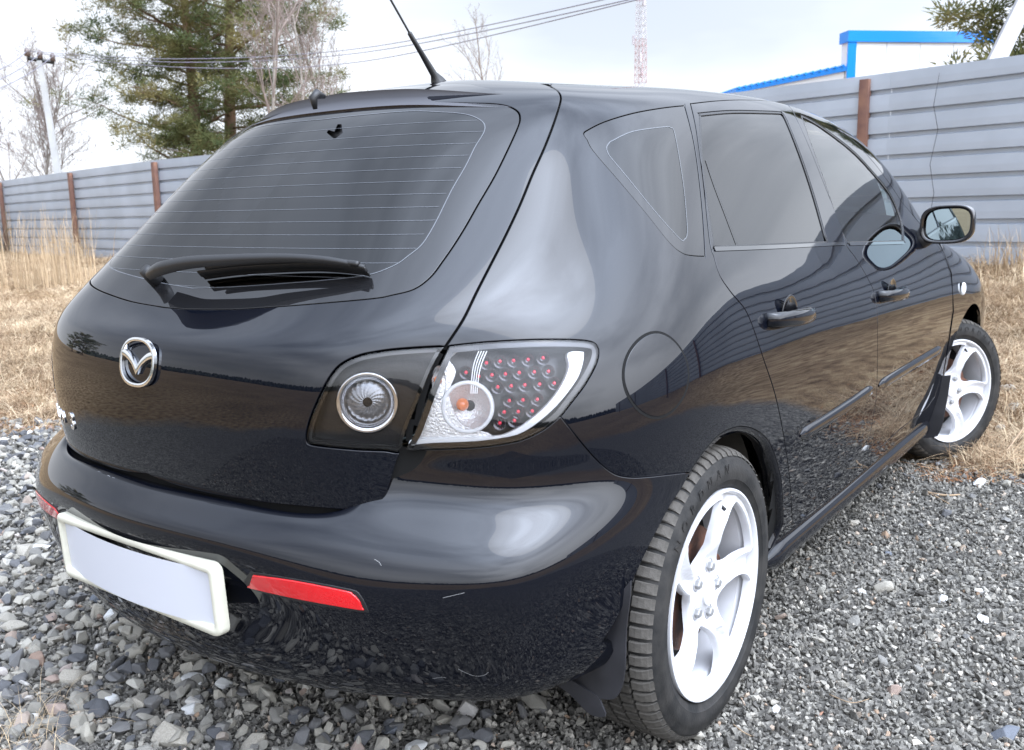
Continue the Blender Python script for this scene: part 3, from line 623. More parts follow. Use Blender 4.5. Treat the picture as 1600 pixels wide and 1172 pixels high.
# ------------------------------------------------------------------ tail lamps
def shrink(poly, d): return inset(MS, clean(poly), d)
def lamp_set(mirror_parent_side, both=True): pass
LOi = shrink(LO, .002)
lampR = panel('tail_lamp', MS, LOi, M_LENS, car, gap=0, skirt=.004, roll=.0015, depth=-.0015, mirror=True)
lampL = [o for o in bpy.data.objects if o.name.startswith('tail_lamp') and o is not lampR][0]
LIi = shrink(LI, .002)
inR = panel('inner_tail_lamp', MS, LIi, M_LENS_SM, TAIL, gap=0, skirt=.004, roll=.0015, depth=-.001, mirror=TAIL)
panel('lamp_housing', MS, shrink(LO, .004), M_LAMPDK, lampR, gap=0, skirt=0, depth=.042, mirror=lampL)
panel('lamp_housing', MS, shrink(LI, .004), M_LAMPDK, inR, gap=0, skirt=0, depth=.028)
panel('lamp_housing', MS, shrink(LI, .004), M_LAMPDK, TAIL, gap=0, skirt=0, depth=.028).data.transform(Matrix.Scale(-1, 4, (0, 1, 0)))
def wall(name, poly, m, parent, d0, d1, mirror=None):
    P, N, _, _ = MS.pn(poly[:, 0], poly[:, 1]); V = np.concatenate([P-N*d0, P-N*d1]); n = len(P); F = [(i, (i+1) % n, n+(i+1) % n, n+i) for i in range(n)]
    mesh(name, V, F, m, parent)
    if mirror is not None: mesh(name, V*[1, -1, 1], [f[::-1] for f in F], m, mirror)
wall('lamp_surround', shrink(LO, .0035), M_GLOSS, lampR, .002, .044, lampL); wall('lamp_surround', shrink(LI, .0035), M_GLOSS, inR, .002, .030)
panel('lens_edge', MS, shrink(LO, .0025), M_GLOSS, lampR, holes=[shrink(LO, .012)], gap=0, skirt=0, depth=.003, mirror=lampL, step=.2)
panel('lens_edge', MS, shrink(LI, .0025), M_GLOSS, inR, holes=[shrink(LI, .008)], gap=0, skirt=0, depth=.003, step=.2)
WB = C([(914.7,548.4),(913,565.6),(904,590.6),(879,625),(850.6,653),(819,675),(788,685),(741,691),(679,695),(642,697),(648,689),(710,687.5),(772.5,684),(797.5,678),(829,659),(860,631),(882,600),(893,572),(891,550),(914.7,548.4)], 3)
panel('white_light_band', MS, WB, M_LAMPWH, lampR, gap=0, skirt=.010, depth=.008, mirror=lampL)
WL = C([(702,546),(716,545),(702,560),(712,580),(700,612),(706,640),(722,668),(770,683),(700,687),(650,691),(660,660),(676,610),(702,546)], 3)
panel('silver_reflector', MS, WL, M_LAMPSILV, lampR, gap=0, skirt=.008, depth=.016, mirror=lampL)
def frame(u, v, off, S=MS):
    du = dv = 0.
    for _ in range(4):
        st = S.hit(u+du, v+dv); p, n, a, b = S.pn(abs(st[0]), st[1]); f = np.array([1., -1, 1]) if st[0] < 0 else np.ones(3); p = p*f; n = n*f; a = a*f*(1 if st[0] >= 0 else -1); r = p+n*off; e = pix(r)-[u, v]; du -= e[0]; dv -= e[1]
    x = a/np.linalg.norm(a); y = np.cross(n, x); y = y if y[2] > 0 else -y; return r, x, y, n
def dish(V, F, c, x, y, n, prof, seg=32, sx=1.):
    b = len(V); m = len(prof)
    for k in range(seg):
        a = 2*pi*k/seg
        for r, h in prof: V.append(c+x*(r*sx*cos(a))+y*(r*sin(a))+n*h)
    for k in range(seg):
        for j in range(m-1): F.append((b+k*m+j, b+k*m+j+1, b+((k+1) % seg)*m+j+1, b+((k+1) % seg)*m+j))
def ball(V, F, c, r, seg=8, ring=5):
    b = len(V)
    for i in range(ring+1):
        ph = pi*i/ring
        for k in range(seg): V.append(c+r*np.array([sin(ph)*cos(2*pi*k/seg), sin(ph)*sin(2*pi*k/seg), cos(ph)]))
    for i in range(ring):
        for k in range(seg): F.append((b+i*seg+k, b+(i+1)*seg+k, b+(i+1)*seg+(k+1) % seg, b+i*seg+(k+1) % seg))
def both_mesh(name, V, F, m, pr, pl, **k):
    mesh(name, V, F, m, pr, **k); mesh(name, np.array(V)*[1, -1, 1], [tuple(f)[::-1] for f in F], m, pl, **k)
# facing of the bowls: straight back and outwards like the real lamp
bowl_n = np.array([-.93, -.36, .02])*.45+frame(731, 636, 0)[3]*.55; bowl_n /= np.linalg.norm(bowl_n); bx = np.cross(bowl_n, [0, 0, 1]); bx /= np.linalg.norm(bx); by = np.cross(bx, bowl_n)
c, *_ = frame(731, 636, -.014)
V = []; F = []; dish(V, F, c, bx, by, bowl_n, [(.046, -.006), (.046, .004), (.041, .005), (.039, 0)], 40); both_mesh('indicator_ring', V, F, M_LAMPWH, lampR, lampL)
V = []; F = []; seg = 40                              # ribbed bowl
for j in range(9):
    r = .039*(1-j/9)+.006*(j/9); h = -.022*(1-(r/.039)**2)
    for k in range(seg*2): V.append(c+bx*(r*cos(pi*k/seg))+by*(r*sin(pi*k/seg))+bowl_n*(h+(.0016 if (k+2*j) % 4 < 2 else -.0008)))
for j in range(8):
    for k in range(seg*2): F.append((j*80+k, j*80+(k+1) % 80, (j+1)*80+(k+1) % 80, (j+1)*80+k))
both_mesh('indicator_bowl', V, F, M_LAMPSILV, lampR, lampL)
V = []; F = []; ball(V, F, c+bowl_n*-.004+bx*.010+by*.004, .0115, 14, 9); both_mesh('amber_bulb', V, F, M_AMBER, lampR, lampL)
V = []; F = []; c2, *_ = frame(686, 598, -.012); dish(V, F, c2, bx*.42, by, bowl_n, [(.030, 0), (.024, -.006), (.012, -.012), (.001, -.014)], 24); both_mesh('small_reflector', V, F, M_LAMPSILV, lampR, lampL)
V = []; F = []; ball(V, F, c2+bx*.002+by*.004+bowl_n*.0, .0075, 10, 7); both_mesh('side_bulb', V, F, M_AMBER, lampR, lampL)
# LED clusters: dark stepped pockets each with a red diode
LED = [(960,215),(1028,207),(1096,203),(1168,198),(1243,190),(858,262),(922,282),(988,275),(1055,270),(1124,264),(1199,260),(1270,257),(1017,335),(1084,330),(1152,325),(1226,321),(1299,316),(1075,403),(1143,400),(1214,397),(1049,460),(1119,458),(1189,455),(1027,515),(1100,502)]
for zx, zy in LED:
    u, v = zx/3.2+460, zy/3.2+500; V = []; F = []; p = surf_pt(u, v, -.020); ball(V, F, p, .0035, 8, 6)
    both_mesh('led', V, F, M_LED, lampR, lampL)
    V = []; F = []; pn = surf_pt(u, v, -.0265); dish(V, F, pn, bx*.95, by, bowl_n, [(.0125, .004), (.0105, .0035), (.005, -.002), (.001, -.003)], 14); both_mesh('led_pocket', V, F, M_LEDCUP, lampR, lampL)
for k in range(4):                                    # four light lines over the top
    c_ = C([(749+k*4.2, 547), (742+k*4, 565), (738+k*3.6, 585), (736+k*3.2, 615)], 4)
    ribbon('light_line', c_, .0016, M_LAMPWH, lampR, depth=.007, mirror=lampL)
# inner lamp: ring and clear bull's eye
c, *_ = frame(574, 629, -.014); nn = frame(574, 629, 0)[3]; ix = np.cross(nn, [0, 0, 1]); ix /= np.linalg.norm(ix); iy = np.cross(ix, nn)
def dual(name, V, F, m):
    mesh(name, V, F, m, inR); mesh(name, np.array(V)*[1, -1, 1], [tuple(f)[::-1] for f in F], m, TAIL)
V = []; F = []; dish(V, F, c, ix, iy, nn, [(.054, -.010), (.054, .004), (.051, .006), (.040, .000), (.038, -.010)], 48); dual('chrome_ring', V, F, M_CHROME)
V = []; F = []
for j in range(8):
    r = .038*(1-j/8)+.004*(j/8); h = -.014+.010*(1-(r/.038)**2)
    for k in range(72): V.append(c+ix*(r*cos(2*pi*k/72))+iy*(r*sin(2*pi*k/72))+nn*(h+(.0012 if (k+j) % 4 < 2 else 0)))
for j in range(7):
    for k in range(72): F.append((j*72+k, j*72+(k+1) % 72, (j+1)*72+(k+1) % 72, (j+1)*72+k))
dual('reversing_lens', V, F, M_REVLENS)
# ------------------------------------------------------------------ emblem and lettering
ec, ex, ey, en = frame(217.5, 566, .0005); ex = np.array([0, -1., 0]); ey = np.cross(en, ex) if np.cross(en, ex)[2] > 0 else -np.cross(en, ex); ey /= np.linalg.norm(ey)
def epx(x, y, h=0): return ec+ex*x+ey*y+en*h
V = []; F = []
def band_loop(V, F, outer, inner, h0, h1, closed=True):
    b = len(V); n = len(outer)
    for o, i in zip(outer, inner):
        o = np.array(o); i = np.array(i); V.append(epx(*o, h0)); V.append(epx(*(o*.96+i*.04), h1)); V.append(epx(*((o+i)/2), h1*1.12)); V.append(epx(*(i*.96+o*.04), h1)); V.append(epx(*i, h0))
    for k in range(n if closed else n-1):
        for j in range(4): F.append((b+k*5+j, b+((k+1) % n)*5+j, b+((k+1) % n)*5+j+1, b+k*5+j+1))
n = 48; A_, B_ = .0575, .0475
def sup(a, A, B, p=2.35): return (np.sign(cos(a))*abs(cos(a))**(2/p)*A, np.sign(sin(a))*abs(sin(a))**(2/p)*B)
band_loop(V, F, [sup(2*pi*k/n, A_, B_) for k in range(n)], [sup(2*pi*k/n, A_-.0085, B_-.0075) for k in range(n)], 0, .006)
for sg in (1, -1):                                    # the winged V
    up = catmull([(sg*.0500, .0235), (sg*.034, .0195), (sg*.016, .0085), (sg*.006, -.001), (0, -.008)], 5)
    lo = catmull([(sg*.0525, .0105), (sg*.036, .0065), (sg*.018, -.004), (sg*.008, -.014), (0, -.024)], 5)
    band_loop(V, F, up, lo, 0, .006, closed=False)
mesh('emblem', V, F, M_CHROME, TAIL).data.set_sharp_from_angle(angle=R(40))
def lettering(text, c, x, y, n_, size, m, parent, name, ext=.0015):
    cu = bpy.data.curves.new(name, 'FONT'); cu.body = text; cu.size = size; cu.extrude = ext; cu.align_x = 'CENTER'; cu.align_y = 'CENTER'; cu.bevel_depth = .0003; cu.offset = size*.02
    o = bpy.data.objects.new(name, cu); COL.objects.link(o); dg = bpy.context.evaluated_depsgraph_get(); me = bpy.data.meshes.new_from_object(o.evaluated_get(dg))
    bpy.data.objects.remove(o); me.transform(Matrix([[x[0], y[0], n_[0], c[0]], [x[1], y[1], n_[1], c[1]], [x[2], y[2], n_[2], c[2]], [0, 0, 0, 1]])); me.materials.clear(); me.materials.append(m)
    return link(name, me, parent)
lc, lx, ly, ln = frame(300, 700, .002)
def body_frame_y(y, z):                               # frame on the tail at lateral position y (car left positive) and height z
    s = np.interp(abs(y), [abs(MS.ev(q, 2.5)[1]) for q in np.linspace(0, 4, 41)], np.linspace(0, 4, 41)); t = at_z(s, z, 2.5); p, n_, a, b = MS.pn(s, t)
    f = np.array([1, -1 if y > 0 else 1, 1]); p = p*f; n_ = n_*f; x = np.cross([0, 0, 1], n_)*1.; x /= np.linalg.norm(x); return p+n_*.001, x, np.cross(n_, x), n_
for i, ch in enumerate('MAZDA'):
    p, x, y, n_ = body_frame_y(.475-.031*i, .700); lettering(ch, p, x, y, n_, .034, M_CHROME, TAIL, 'badge_letter')
p, x, y, n_ = body_frame_y(.285, .700); lettering('3', p, x, y, n_, .052, M_CHROME, TAIL, 'badge_letter')
# keyhole, reflectors, plate
def bpoly(name, px, m, parent, depth, skirt=.006, mirror=None): return panel(name, BUMP_S, BUMP_S.curve(px, 3), m, parent, gap=0, depth=depth, skirt=skirt, mirror=mirror, step=.15)
bpoly('bumper_reflector', [(397,899),(396,901),(392,914),(394,918),(470,935),(560,951),(565,949),(560,937),(550,928),(540,924),(460,908),(397,899)], M_RED, bumper, -.003, mirror=bumper)
bpoly('reflector_recess', [(392,894),(387,917),(470,940),(566,956),(573,951),(562,930),(545,921),(460,905),(392,894)], M_TRIM, bumper, -.0008, skirt=.004, mirror=bumper)
# plate
PX, PZ = -.837, .449; tlt = R(4)
pe = empty('number_plate', (PX, 0, PZ), car)
def rrect(w, h, r, n=6):
    out = []
    for cx, cy, a0 in ((w/2-r, h/2-r, 0), (-w/2+r, h/2-r, 90), (-w/2+r, -h/2+r, 180), (w/2-r, -h/2+r, 270)):
        for k in range(n+1): a = R(a0+90*k/n); out.append((cx+r*cos(a), cy+r*sin(a)))
    return out
def ring_mesh(name, o, i, prof, m, parent, bend=.030):
    V = []; F = []; n = len(o); m_ = len(prof)
    for a, b in zip(o, i):
        for f, h in prof:
            q = np.array(a)*(1-f)+np.array(b)*f; V.append((-h+bend*(q[0]/.27)**2-.05*q[1], q[0], q[1]))
    for k in range(n):
        for j in range(m_-1): F.append((k*m_+j, k*m_+j+1, ((k+1) % n)*m_+j+1, ((k+1) % n)*m_+j))
    return mesh(name, V, F, m, parent)
ring_mesh('plate_frame', rrect(.536, .142, .018), rrect(.505, .104, .004), [(0, -.012), (0, .004), (.12, .008), (.75, .009), (1, .004), (1, -.004)], M_WHITEPL, pe)
V = []; F = []; xs = np.linspace(-.2575, .2575, 13)
for q in xs:
    for z in (-.056, .056): V.append((.003+.030*(q/.27)**2-.05*z, q, z))
F = [(2*i, 2*i+1, 2*i+3, 2*i+2) for i in range(12)]; mesh('plate', V, F, M_PLATE, pe)
bm = bmesh.new(); add_box(bm, (.050, 0, 0), (.03, .40, .08)); bm_obj('plate_bracket', bm, M_SHELL, pe, smooth=False)
# fuel flap, handles, mouldings, repeater
FC = C([(1025+47*cos(a)*(1+.06*cos(2*a)), 586+65*sin(a)) for a in np.linspace(0, 2*pi, 25)], 3)
ribbon('fuel_flap_gap', np.concatenate([FC, FC[:1]]), .0100, M_SHELL, side, depth=-.0004)
panel('fuel_flap', MS, FC, M_PAINT, side, gap=.0015, skirt=.003, depth=-.0014)
def moulding(p0, p1, parent, pl):
    st0, st1 = MS.hit(*p0), MS.hit(*p1); n = 24; V = []; F = []
    P, N, _, _ = MS.pn(*np.array([st0*(1-t)+st1*t for t in np.linspace(0, 1, n)]).T)
    for i in range(n):
        e = min(1, i/1.5+.25, (n-1-i)/1.5+.5); 
        for dz, h in ((-.017, 0), (-.016, .006), (-.006, .0115), (.006, .0115), (.016, .006), (.017, 0)): V.append(P[i]+np.array([0, 0, dz*e])+N[i]*h*e)
    F = [(i*6+j, i*6+j+1, (i+1)*6+j+1, (i+1)*6+j) for i in range(n-1) for j in range(5)]+[tuple(range(6)), tuple((n-1)*6+j for j in range(6))[::-1]]
    both_mesh('door_moulding', V, F, M_PAINT, parent, pl)
moulding((1250, 681), (1361, 608), rdo, rdl); moulding((1373, 603), (1468, 545), fdo, fdl)
def handle(px0, px1, pxc, parent, pl, r):
    a, x, y, n_ = frame(*px0, 0); b, *_ = frame(*px1, 0); c, *_ = frame(*pxc, 0); n_ = np.array([0, -1., 0]); ax = (b-a); L = np.linalg.norm(ax); ax /= L; az = np.cross(ax, n_); az = az if az[2] > 0 else -az
    V = []; F = []; pts = []; k = 16
    for i in range(k+1):
        t = i/k; lift = .034*sin(pi*min(1, max(0, t)))**.45; pts.append(a+ax*L*t+n_*lift)
    flat = []; b0 = 0
    for i, p in enumerate(pts):
        w = .0165+.003*sin(pi*i/k)
        for j in range(10):
            q = 2*pi*j/10; V.append(p+az*w*cos(q)+n_*.011*sin(q))
    for i in range(k):
        for j in range(10): F.append((i*10+j, i*10+(j+1) % 10, (i+1)*10+(j+1) % 10, (i+1)*10+j))
    F += [tuple(range(10))[::-1], tuple(k*10+j for j in range(10))]
    both_mesh('door_handle', V, F, M_PAINT, parent, pl)
    V = []; F = []; cc = (a+b)/2+ax*.005; dish(V, F, cc, ax, az, n_, [(.052, .0018), (.049, .0034), (.044, .0012), (.030, -.002), (.001, -.003)], 36); both_mesh('handle_recess', V, F, M_GLOSS, parent, pl)
handle((1197,500), (1263,489), (1232,497), rdo, rdl, .05); handle((1372,463), (1410,456), (1390,460), fdo, fdl, .05)
c, x, y, n_ = frame(1497, 455, .001); c = np.array([2.42, -.872, .775]); V = []; F = []; dish(V, F, MS.ev(*xz(MS, 2.42, .775, st=(13, 4)))+[0, -.002, 0], np.array([1., 0, 0]), np.array([0, 0, 1.]), np.array([0, -1., 0]), [(.027, 0), (.024, .007), (.012, .011), (.001, .012)], 24); both_mesh('side_repeater', V, F, M_LAMPWH, fend, car)
# shark: roof ditch line and belt strip
ribbon('roof_joint', ditch, .006, M_TRIM, side, depth=-.0006)
belt = C([(1116,389.5),(1200,386.5),(1293,382),(1320,381)], 5); ribbon('belt_strip', belt, .010, M_GLOSS, rdo, depth=-.002, mirror=rdl)
belt = C([(1327,381.5),(1370,380.5),(1412,379.5)], 5); ribbon('belt_strip', belt, .010, M_GLOSS, fdo, depth=-.002, mirror=fdl)

ribbon('window_divider', C([(1105,249),(1118,288),(1137,338),(1155,386)], 4), .004, M_TRIM, rdo, depth=.002, mirror=rdl)
for px in ([(692,934),(705,931),(726,926)], [(716,1045),(728,1051),(742,1056),(756,1055),(763,1050)], [(676,1060),(690,1058),(697,1059)], [(585,874),(592,878),(596,884)]):
    ribbon('scratch', BUMP_S.curve(px, 3), .0008, M_SCR, bumper, BUMP_S, depth=-.0005)

# sill: a rounded painted rail under the doors
for sg, par in ((1, side), (-1, car)):
    xs = np.linspace(.40, 2.22, 30); V = []; F = []; n = 12
    for i, x in enumerate(xs):
        e = min(1, .35+(x-.40)/.08, .35+(2.22-x)/.08)
        for k in range(n): q = 2*pi*k/n; V.append((x, -sg*(.814+.027*e*cos(q)), .232+.034*e*sin(q)))
    for i in range(len(xs)-1):
        for k in range(n): F.append((i*n+k, i*n+(k+1) % n, (i+1)*n+(k+1) % n, (i+1)*n+k) if sg < 0 else (i*n+k, (i+1)*n+k, (i+1)*n+(k+1) % n, i*n+(k+1) % n))
    F += [tuple(range(n)), tuple((len(xs)-1)*n+k for k in range(n))[::-1]]; mesh('sill_rail', V, F, M_PAINT, par).data.set_sharp_from_angle(angle=R(60))
# ------------------------------------------------------------------ wheels (built with the face towards -y, centre at the origin)
FACE = -.868
def rot_y(a): return Matrix.Rotation(a, 4, 'Y')
def wheel_meshes():
    out = {}
    # tyre
    prof = [(.226, .018), (.229, .006), (.236, -.001), (.246, -.0035), (.248, -.006), (.262, -.008), (.278, -.0072), (.280, -.0055), (.290, -.003), (.300, .004), (.306, .012), (.309, .024),
            (.3095, .06), (.3095, .15), (.309, .176), (.306, .190), (.298, .200), (.28, .207), (.25, .206), (.232, .198), (.226, .188)]
    V = []; F = []; lathe(V, F, prof, 96); out['tyre'] = (V, F, M_TYRE, 35)
    # rim barrel with lip
    prof = [(.2265, .010), (.2285, .002), (.2275, -.003), (.2225, -.0035), (.2185, .001), (.2165, .010), (.2155, .024), (.205, .034), (.2035, .05), (.202, .09), (.208, .15), (.214, .178), (.222, .188)]
    V = []; F = []; lathe(V, F, prof, 96); out['barrel'] = (V, F, M_RIM, 35)
    return out
def smooth0(t): t = np.clip(t, 0, 1); return t*t*(3-2*t)
def spoke_disc():
    """cast face of the alloy: five Y spokes, as one plate with ten openings"""
    outer = [(.2165*cos(a), .2165*sin(a)) for a in np.linspace(0, 2*pi, 181)[:-1]]
    def pol(r, a): a = R(a+7*math.sin(min(1, max(0, (r-.06)/.14))*pi)); return np.array([r*cos(a), r*sin(a)])
    holes = []
    for k in range(5):
        c = 72*k+36                                 # large window between two spokes
        P = [pol(.2055, c+a) for a in (-23, -12, 0, 12, 23)]+[pol(.200, c+26), pol(.185, c+27), pol(.16, c+27), pol(.13, c+26), pol(.102, c+23), pol(.083, c+14), pol(.076, c+1), pol(.083, c-12), pol(.102, c-22), pol(.13, c-25.5), pol(.16, c-27), pol(.185, c-27), pol(.200, c-26)]
        holes.append(np.array(catmull(P, 4, True)))
    def hgt(p):                                     # depth behind the lip plane
        r = np.linalg.norm(p, axis=-1); a = np.degrees(np.arctan2(p[..., 1], p[..., 0])); a = a-7*np.sin(np.clip((r-.06)/.14, 0, 1)*pi)
        d = np.abs((a+36) % 72-36)                  # angle off the spoke's middle
        base = np.interp(r, [0, .03, .045, .075, .11, .16, .20, .2165], [.020, .020, .028, .027, .013, .004, .003, .005])
        wd = np.interp(r, [.08, .21], [.004, .026]); groove = .017*np.exp(-(R(1)*d*r/wd)**4)*smooth0((r-.085)/.05)
        return base+groove
    loops = [np.array(outer)]+holes; bd = np.concatenate(loops)
    g = np.stack(np.meshgrid(np.arange(-.22, .22, .0075), np.arange(-.22, .22, .0075)), -1).reshape(-1, 2); g = g[pip(g, loops[0])]
    for h in holes: g = g[~pip(g, h)]
    g = g[np.min(((g[:, None]-bd[None])**2).sum(-1), 1) > .003**2]
    ed = []; o = 0
    for L in loops: ed += [(o+i, o+(i+1) % len(L)) for i in range(len(L))]; o += len(L)
    ov, _, of, *_ = delaunay_2d_cdt([Vector(v) for v in np.concatenate([bd, g])], ed, [], 0, 1e-7)
    ov = np.array([tuple(v) for v in ov]); of = np.array([f for f in of if len(f) == 3]); cen = ov[of].mean(1); ok = pip(cen, loops[0])
    for h in holes: ok &= ~pip(cen, h)
    of = of[ok]; V = [(p[0], h, p[1]) for p, h in zip(ov, hgt(ov))]; F = []
    cnt = set()
    for f in of:
        A, B, C_ = (np.array(V[i]) for i in f)
        if np.cross(B-A, C_-A)[1] > 0: f = f[::-1]
        F.append(tuple(int(i) for i in f))
        for a, b in ((f[0], f[1]), (f[1], f[2]), (f[2], f[0])): cnt.add((int(a), int(b)))
    bed = [(a, b) for a, b in cnt if (b, a) not in cnt]; mp_ = {}
    outd = {}
    for a, b in bed:
        e = np.array(V[b])-np.array(V[a]); e[1] = 0; e /= np.linalg.norm(e)+1e-9; o_ = np.cross(e, [0, -1, 0])
        for q in (a, b): outd[q] = outd.get(q, np.zeros(3))+o_
    for q, o_ in outd.items():
        o_ /= np.linalg.norm(o_)+1e-9; p = np.array(V[q]); mp_[q] = [q]
        for do, dh in ((.0022, .0022), (.0030, .006), (.0045, .017)): mp_[q].append(len(V)); V.append(tuple(p+o_*do+np.array([0, dh, 0])))
    for a, b in bed:
        for j in range(3): F.append((mp_[b][j], mp_[a][j], mp_[a][j+1], mp_[b][j+1]))
    return V, F
def block_mesh(row, pitch):
    """one tread block, bent round the tyre; rows run from the outer shoulder inwards"""
    w = pitch*.5*.74; sec = {0: [(.2985, -.0005), (.3065, .006), (.3125, .016), (.3155, .027), (.3165, .040), (.3085, .040), (.3000, .012)],
        1: [(.3165, .046), (.3170, .060), (.3170, .072), (.3085, .072), (.3085, .046)], 2: [(.3172, .079), (.3173, .092), (.3172, .105), (.3085, .105), (.3085, .079)],
        3: [(.3170, .112), (.3168, .126), (.3165, .140), (.3085, .140), (.3085, .112)], 4: [(.3165, .146), (.3150, .163), (.3110, .178), (.3050, .186), (.300, .180), (.3085, .146)]}[row]
    V = []; F = []; n = len(sec); sk = .0 if row in (0, 4) else (.010 if row % 2 else -.010)
    cy = sum(q[1] for q in sec)/n
    for i, t in enumerate((-1, -.82, .82, 1)):
        for r, y in sec:
            rr = r-(.0022 if abs(t) == 1 and r > .31 else 0); a = t*w+sk*(y-cy)/.03
            V.append((rr*cos(a), y, rr*sin(a)))
    for i in range(3):
        for j in range(n): F.append((i*n+j, i*n+(j+1) % n, (i+1)*n+(j+1) % n, (i+1)*n+j))
    F += [tuple(range(n))[::-1], tuple(3*n+j for j in range(n))]
    me = bpy.data.meshes.new('tread_block'); me.from_pydata(V, [], F); me.materials.append(M_TREAD); me.update(); return me
NB = 68; PITCH = 2*pi/NB; BLK = [block_mesh(r, PITCH) for r in range(5)]
WM = wheel_meshes(); SPD = spoke_disc()
def shared(name, V, F, m, ang=None):
    me = bpy.data.meshes.new(name); me.from_pydata([tuple(v) for v in V], [], [tuple(int(i) for i in f) for f in F]); me.update()
    bm = bmesh.new(); bm.from_mesh(me); bmesh.ops.recalc_face_normals(bm, faces=bm.faces); bm.to_mesh(me); bm.free()
    me.materials.append(m); me.polygons.foreach_set('use_smooth', [True]*len(me.polygons))
    if ang: me.set_sharp_from_angle(angle=R(ang))
    return me
ME_T = shared('tyre', *WM['tyre'][:3], 40); ME_B = shared('rim_barrel', *WM['barrel'][:3], 40); ME_S = shared('rim', *SPD, M_RIM, 36)
V = []; F = []
lathe(V, F, [(.001, .085), (.055, .085), (.060, .078), (.060, .062), (.135, .062), (.137, .066), (.137, .084), (.13, .088)], 64); ME_D = shared('brake_disc', V, F, M_RUST, 30)
V = []; F = []; lathe(V, F, [(.001, .11), (.19, .11), (.20, .12), (.20, .16)], 48); ME_BP = shared('brake_backplate', V, F, M_SHELL, 30)
V = []; F = []
for k in range(6): pass
def hexnut():
    V = []; F = []; b = 0
    for h, r in ((.032, .0110), (.019, .0110), (.0165, .0092), (.016, .004)):
        for k in range(6): V.append((r*cos(pi*k/3), h, r*sin(pi*k/3)))
    for j in range(3):
        for k in range(6): F.append((j*6+k, j*6+(k+1) % 6, (j+1)*6+(k+1) % 6, (j+1)*6+k))
    F.append(tuple(18+k for k in range(6))); return V, F
ME_N = shared('lug_nut', *hexnut(), M_NUT, 30)
V = []; F = []; lathe(V, F, [(.0170, .0272), (.0160, .0260), (.0130, .032), (.001, .033)], 20); ME_P = shared('lug_pocket', V, F, M_POCKET, 40)
V = []; F = []; lathe(V, F, [(.030, .0205), (.0285, .0165), (.02, .0145), (.001, .014)], 32); ME_C = shared('centre_cap', V, F, M_RIM, 40)
V = []; F = []; tube(V, F, [(.200, .045, 0), (.190, .020, 0), (.180, .004, 0)], [.0045, .0042, .0045], 8); ME_V = shared('valve_stem', V, F, M_TRIM, 60)
bm = bmesh.new(); add_box(bm, (.10, .08, .0), (.075, .05, .16), bevel=.012); me_ = bpy.data.meshes.new('brake_caliper'); bm.to_mesh(me_); bm.free(); me_.materials.append(M_RUST); ME_CAL = me_
def glyph_ring(text, r, a0, da, size):             # raised sidewall letters
    Vt = []; Ft = []
    for i, ch in enumerate(text):
        if ch == ' ': continue
        cu = bpy.data.curves.new('g', 'FONT'); cu.body = ch; cu.size = size; cu.extrude = .0006; cu.align_x = 'CENTER'; cu.align_y = 'CENTER'
        o = bpy.data.objects.new('g', cu); COL.objects.link(o); dg = bpy.context.evaluated_depsgraph_get(); me = bpy.data.meshes.new_from_object(o.evaluated_get(dg)); bpy.data.objects.remove(o)
        a = R(a0-da*i); c, s_ = cos(a), sin(a); b = len(Vt)
        for v in me.vertices:                      # letter up = outwards, letter right = clockwise seen from outside
            x, y, z = v.co; Vt.append(((r+y)*c+x*s_, -.0082-z, (r+y)*s_-x*c))
        Ft += [tuple(b+i_ for i_ in p.vertices) for p in me.polygons]; bpy.data.meshes.remove(me)
    return Vt, Ft
LV, LF = glyph_ring('NORDMAN', .272, 132, 9.0, .030); ME_L = shared('sidewall_lettering', LV, LF, M_TYRE, 20)
def make_wheel(name, loc, flip, steer, spin, blocks, phase):
    e = empty('wheel', loc, car); e.rotation_euler = (0, 0, steer+(pi if flip else 0))
    def add(nm, me, ry=0., **k):
        o = bpy.data.objects.new(nm, me); COL.objects.link(o); o.parent = e; o.rotation_euler = (0, ry, 0); return tag(o, **k)
    add('tyre', ME_T); add('rim_barrel', ME_B); add('rim', ME_S, spin); add('brake_disc', ME_D); add('brake_backplate', ME_BP); add('centre_cap', ME_C, spin)
    add('brake_caliper', ME_CAL, R(20)); add('valve_stem', ME_V, spin-R(4)); add('sidewall_lettering', ME_L, phase)
    for k in range(5):
        for nm, me in (('lug_nut', ME_N), ('lug_pocket', ME_P)):
            o = bpy.data.objects.new(nm, me); COL.objects.link(o); o.parent = e; a = R(72*k)-spin+R(0); o.location = (.055*cos(a), 0, .055*sin(a))
    if blocks:
        for r in range(4):
            for k in range(NB):
                add('tread_block', BLK[r], k*PITCH+(PITCH*.5 if r % 2 else 0))
        rows = (4,)
    else: rows = range(5)
    V = []; F = []
    for r in rows:
        vv = np.array([v.co[:] for v in BLK[r].vertices]); ff = [tuple(p.vertices) for p in BLK[r].polygons]
        for k in range(NB):
            M_ = np.array(rot_y(k*PITCH+(PITCH*.5 if r % 2 else 0)).to_3x3()); b = len(V); V += [tuple(q) for q in vv@M_.T]; F += [tuple(b+i for i in f) for f in ff]
    mesh('tread_rows', V, F, M_TREAD, e, smooth=False, kind='stuff')
    return e
WZ = .3145
wheelR = make_wheel('wheel', (0, FACE, WZ), False, 0, R(-72), True, R(-8))
make_wheel('wheel', (0, -FACE, WZ), True, 0, R(10), False, 0)
ST = R(27); kp = np.array([2.64, -.72]); off = np.array([0, FACE+.72]); cs, sn = cos(-ST), sin(-ST)
p = kp+np.array([off[0]*cs-off[1]*sn, off[0]*sn+off[1]*cs]); make_wheel('wheel', (p[0], p[1], WZ), False, -ST, R(-66), False, R(40))
kp = np.array([2.64, .72]); off = np.array([0, .148]); p = kp+np.array([off[0]*cs-off[1]*sn, off[0]*sn+off[1]*cs]); make_wheel('wheel', (p[0], p[1], WZ), True, -ST, 0, False, 0)

